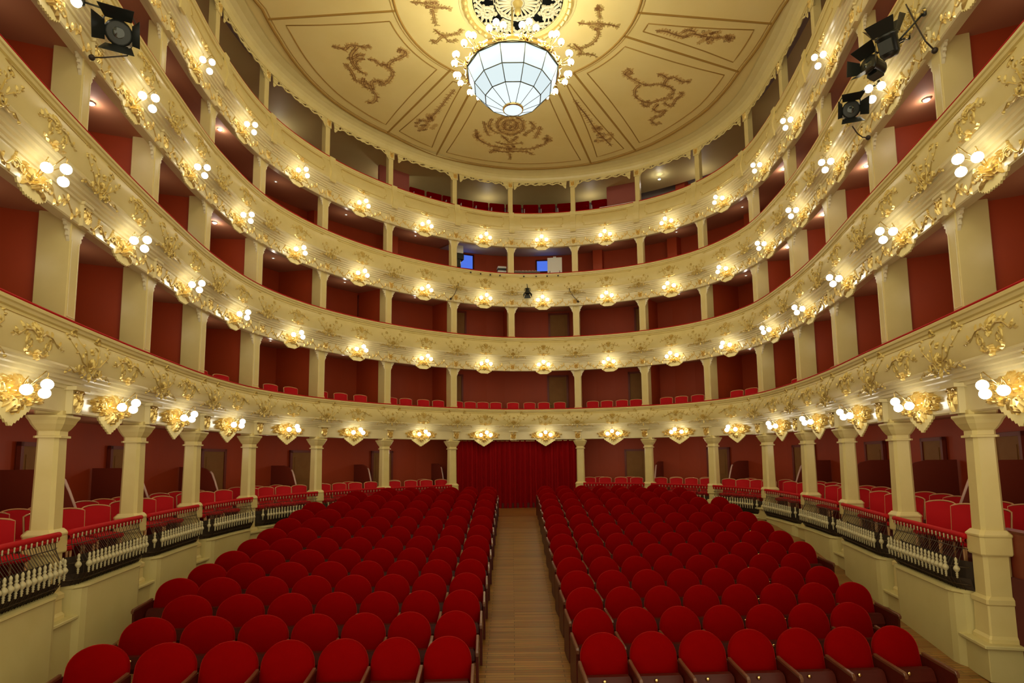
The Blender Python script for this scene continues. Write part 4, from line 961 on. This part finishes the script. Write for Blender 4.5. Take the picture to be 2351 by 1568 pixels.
# ------------------------------------------------------------------ stage spotlights on the fronts
def make_spot(name, label, P, aim, size=1., hook=None, flaps=True):
    """P lantern centre, aim direction; hook point on the front"""
    P = np.array(P, float); d = np.array(aim, float); d /= np.linalg.norm(d); up = np.array([0, 0, 1.]); a = np.cross(d, up); a /= np.linalg.norm(a); b = np.cross(a, d)
    W = lambda x, y, z: tuple(a * x * size + d * y * size + b * z * size)
    r = thing(name, label, 'spotlight', tuple(P), 0, 'stage spotlights on the balcony fronts')
    m = MB(); m.lathe([(.02, -.16), (.09, -.15), (.12, -.10), (.125, .10), (.14, .11), (.14, .14), (.11, .145)], 16); m.box(-.02, .02, .11, .15, -.08, .04); m.box(-.08, .08, -.15, -.11, -.1, .06)
    obj('housing', m.map(lambda x, y, z: W(x, z, y)), 'black', r)
    m = MB(); m.lathe([(.11, .10), (.09, .13), (.05, .15), (.005, .155)], 16); obj('lens', m.map(lambda x, y, z: W(x, z, y)), 'lens', r)
    if flaps:
        for k in range(4):
            ca, sa = cos(k * pi / 2), sin(k * pi / 2); m = MB(); wv, o_ = (.15, .13) if k % 2 == 0 else (.12, .13)
            vs = [(-wv * .85, .14, o_), (wv * .85, .14, o_), (wv * 1.15, .30, o_ + .09), (-wv * 1.15, .30, o_ + .09)]; vs += [(x, y + .004, z + .006) for x, y, z in vs]
            m.add(vs, [(0, 1, 2, 3), (7, 6, 5, 4), (0, 4, 5, 1), (1, 5, 6, 2), (2, 6, 7, 3), (3, 7, 4, 0)])
            obj('barn_door', m.map(lambda x, y, z: W(x * ca - z * sa, y, x * sa + z * ca)), 'black', r)
    m = MB(); m.tube([W(-.155, 0, 0), W(-.16, 0, .14), W(-.12, 0, .22), W(.12, 0, .22), W(.16, 0, .14), W(.155, 0, 0)], .010, 6)
    obj('yoke', m, 'black', r)
    if hook is not None:
        h = np.array(hook, float) - P; m = MB(); m.tube([W(0, 0, .22), tuple(h)], .014, 6); m.tube([tuple(h + np.array([0, 0, -.05])), tuple(h + np.array([0, 0, .05]))], .03, 8); obj('hook_clamp', m, 'black', r)
    return r
def at_n(u, v, n):
    """where the sight line of that point of the room meets the surface n in front of the tier curve"""
    r = ray(u, v); lo = None
    for k in range(400, 2600):
        y = k * .01; p = r * (y / r[1]); 
        q = min(range(0, len(GRID), 1), key=lambda g: (GRID[g][1][0] - p[0]) ** 2 + (GRID[g][1][1] - p[1]) ** 2) if k % 5 == 0 else None
        if q is None: continue
        nn = float(np.dot(np.array([p[0], p[1]]) - GRID[q][1], GRID[q][3]))
        if nn < n: return p
    return p
def spot_at(u, v, n, lab, aim, size, hk=(.0, .45)):
    p = at_n(u, v, n); r = ray(u, v); pb = at_n(u, v, .25)
    g = min(range(len(GRID)), key=lambda g: (GRID[g][1][0] - p[0]) ** 2 + (GRID[g][1][1] - p[1]) ** 2)
    N = GRID[g][3]; hook = (p[0] - N[0] * (n - .24), p[1] - N[1] * (n - .24), p[2] + hk[1])
    return make_spot('stage_spotlight', lab, p, aim, size, hook), p
s1, p1 = spot_at(277, 82, .75, "black spotlight with open flaps hanging on the left-side third tier front", (.42, -.85, -.42), 1.25)
s2, p2 = spot_at(2040, 105, .75, "topmost black spotlight of the right-side cluster, flaps pointing up", (-.25, -.2, .75), 1.1)
s3, p3 = spot_at(2008, 155, .75, "middle black spotlight of the right-side cluster, lying sideways", (-.85, -.35, .12), 1.05)
s4, p4 = spot_at(1950, 255, .75, "lowest black spotlight of the right-side cluster, facing the stage", (-.30, -.85, -.35), 1.05)
s5, p5 = spot_at(1211, 668, .55, "small black spotlight hanging below the central third-tier control booth", (.0, -.35, -.9), .75, (0, .40))
def cable(pts, lab):
    q = MB(); P = [at_n(u, v, n) for u, v, n in pts]; dense = []
    for j in range(len(P) - 1):
        for s_ in range(6): f = s_ / 6; dense.append(P[j] + (P[j + 1] - P[j]) * f + np.array([0, 0, -.0]))
    dense.append(P[-1]); q.tube(dense, .011, 6); q.sphere(P[-1], .045, 8, 6); obj('power_cable', q, 'cable', None, lab, 'cable')
cable([(307, 98, .62), (292, 128, .5), (240, 132, .32), (211, 132, .14)], "short black cable from the lone left-side spotlight to a socket")
cable([(2080, 10, .30), (2105, 60, .33), (2125, 95, .30), (2146, 116, .14)], "long black cable on the front beside the right-side spotlights")
cable([(1957, 290, .60), (1968, 306, .45), (1980, 315, .28), (1993, 316, .14)], "short black cable from the lowest right-side spotlight to a socket")
cable([(1057, 635, .27), (1050, 660, .30), (1044, 675, .28), (1035, 686, .12)], "thin black cable below the softbox end of the booth")
cable([(1302, 645, .27), (1308, 668, .30), (1316, 680, .28), (1327, 692, .12)], "thin black cable below the white board end of the booth")
# small ceiling downlights inside some boxes
for j, (u, v, k) in enumerate(((209, 237, 2), (505, 297, 3), (493, 511, 2), (2127, 229, 2), (1990, 380, 2), (1890, 492, 2), (1798, 388, 3), (1808, 567, 2), (1514, 411, 4))):
    zc = (ZB[k + 1] + .17) if k < 4 else ZC - .2
    r = ray(u, v); p = r * (zc / r[2]); m = MB(); m.lathe([(.002, -.03), (.035, -.028), (.05, -.012), (.05, .03)], 12)
    o = thing('ceiling_downlight', f"small bright downlight under the box ceiling, {TIER[k]}, {'left' if u < 1175 else 'right'}-side, {ORD[j + 1]} of nine", 'downlight', tuple(p)); obj('lamp_face', m, 'downlight', o)
    m = MB(); m.lathe([(.05, -.012), (.065, -.010), (.065, .03)], 12, caps=False); obj('trim_ring', m, 'white', o); light('downlight_light', (0, 0, -.09), 2.5, (1, .92, .82), 0, o)
def added_boxlight(i, k, zc, pw, n_=-.9):  # fill light added under a box ceiling to brighten the interior
    t = i + .5; loc = S(t, n_, zc); o = thing('added_box_light', f"added downlight to brighten the {TIER[k]}, {bayname(i)}", 'downlight', loc, 0, f'downlights of the {TIER[k]}')
    m = MB(); m.lathe([(.002, -.006), (.024, -.006), (.026, .0), (.026, .05)], 10); obj('lamp_face', m, 'addedlight', o)
    m = MB(); m.lathe([(.037, -.004), (.055, -.006), (.055, .05)], 10, caps=False); obj('trim_ring', m, 'white', o); light('downlight_light', (0, 0, -.55), pw, (1, .86, .66), 0, o)
for i in range(1, NP - 2):
    for k in (1, 2, 3): added_boxlight(i, k, ZB[k + 1] + .17 + (ZCB[k] - ZB[k + 1] - .17) * (.40 / 1.75) - .01, 2.2)
    if i not in (P0 - 1, P0): added_boxlight(i, 0, ZB[1] + .14 + dzt(i + .5), 4.2)
for j in range(12):  # row of fill lights added to brighten the top gallery
    t = 1.5 + j * (NP - 4.) / 11; loc = S(t, -2.2, ZC + .18); o = thing('added_gallery_light', f"added downlight to brighten the top gallery, {ORD[j + 1]} counting from the lone spotlight", 'downlight', loc, 0, 'downlights of the top gallery')
    m = MB(); m.lathe([(.002, -.006), (.024, -.006), (.026, .0), (.026, .05)], 10); obj('lamp_face', m, 'addedlight', o); m = MB(); m.lathe([(.037, -.004), (.055, -.006), (.055, .05)], 10, caps=False); obj('trim_ring', m, 'white', o); light('downlight_light', (0, 0, -.75), 5, (1, .92, .82), 0, o)
# little white devices on the walls
f = wloc(P0 - .88, DEP - .03); m = MB(); m.bbox(-.05, .05, 0, .03, 5.45, 5.55, .008); obj('light_switch', m.map(f), 'white', None, "small white switch plate on the red wall behind the central second-tier boxes", 'switch')

# ------------------------------------------------------------------ lift everything, camera, world, view
for o in bpy.data.objects:
    if o.parent is None: o.location.z += ZO
cd = bpy.data.cameras.new('camera'); cam = bpy.data.objects.new('camera', cd); COL.objects.link(cam)
cd.sensor_fit = 'HORIZONTAL'; cd.sensor_width = 36; cd.lens = F_ / 2351 * 36; cd.shift_y = CYP / 2351; cd.clip_start = .05; cd.clip_end = 100
from mathutils import Matrix
rot = Matrix.Rotation(radians(90) + T_, 4, 'X'); cam.matrix_world = Matrix.Translation((0, 0, ZO)) @ rot @ Matrix.Rotation(-RO_, 4, 'Z')
SC.camera = cam
w = bpy.data.worlds.new('world'); SC.world = w; w.use_nodes = True; bg = w.node_tree.nodes['Background']; bg.inputs[0].default_value = (1, .88, .57, 1); bg.inputs[1].default_value = .85
SC.view_settings.view_transform = 'Standard'; SC.view_settings.look = 'None'; SC.view_settings.gamma = 1; SC.view_settings.exposure = .70; SC.view_settings.use_curve_mapping = False
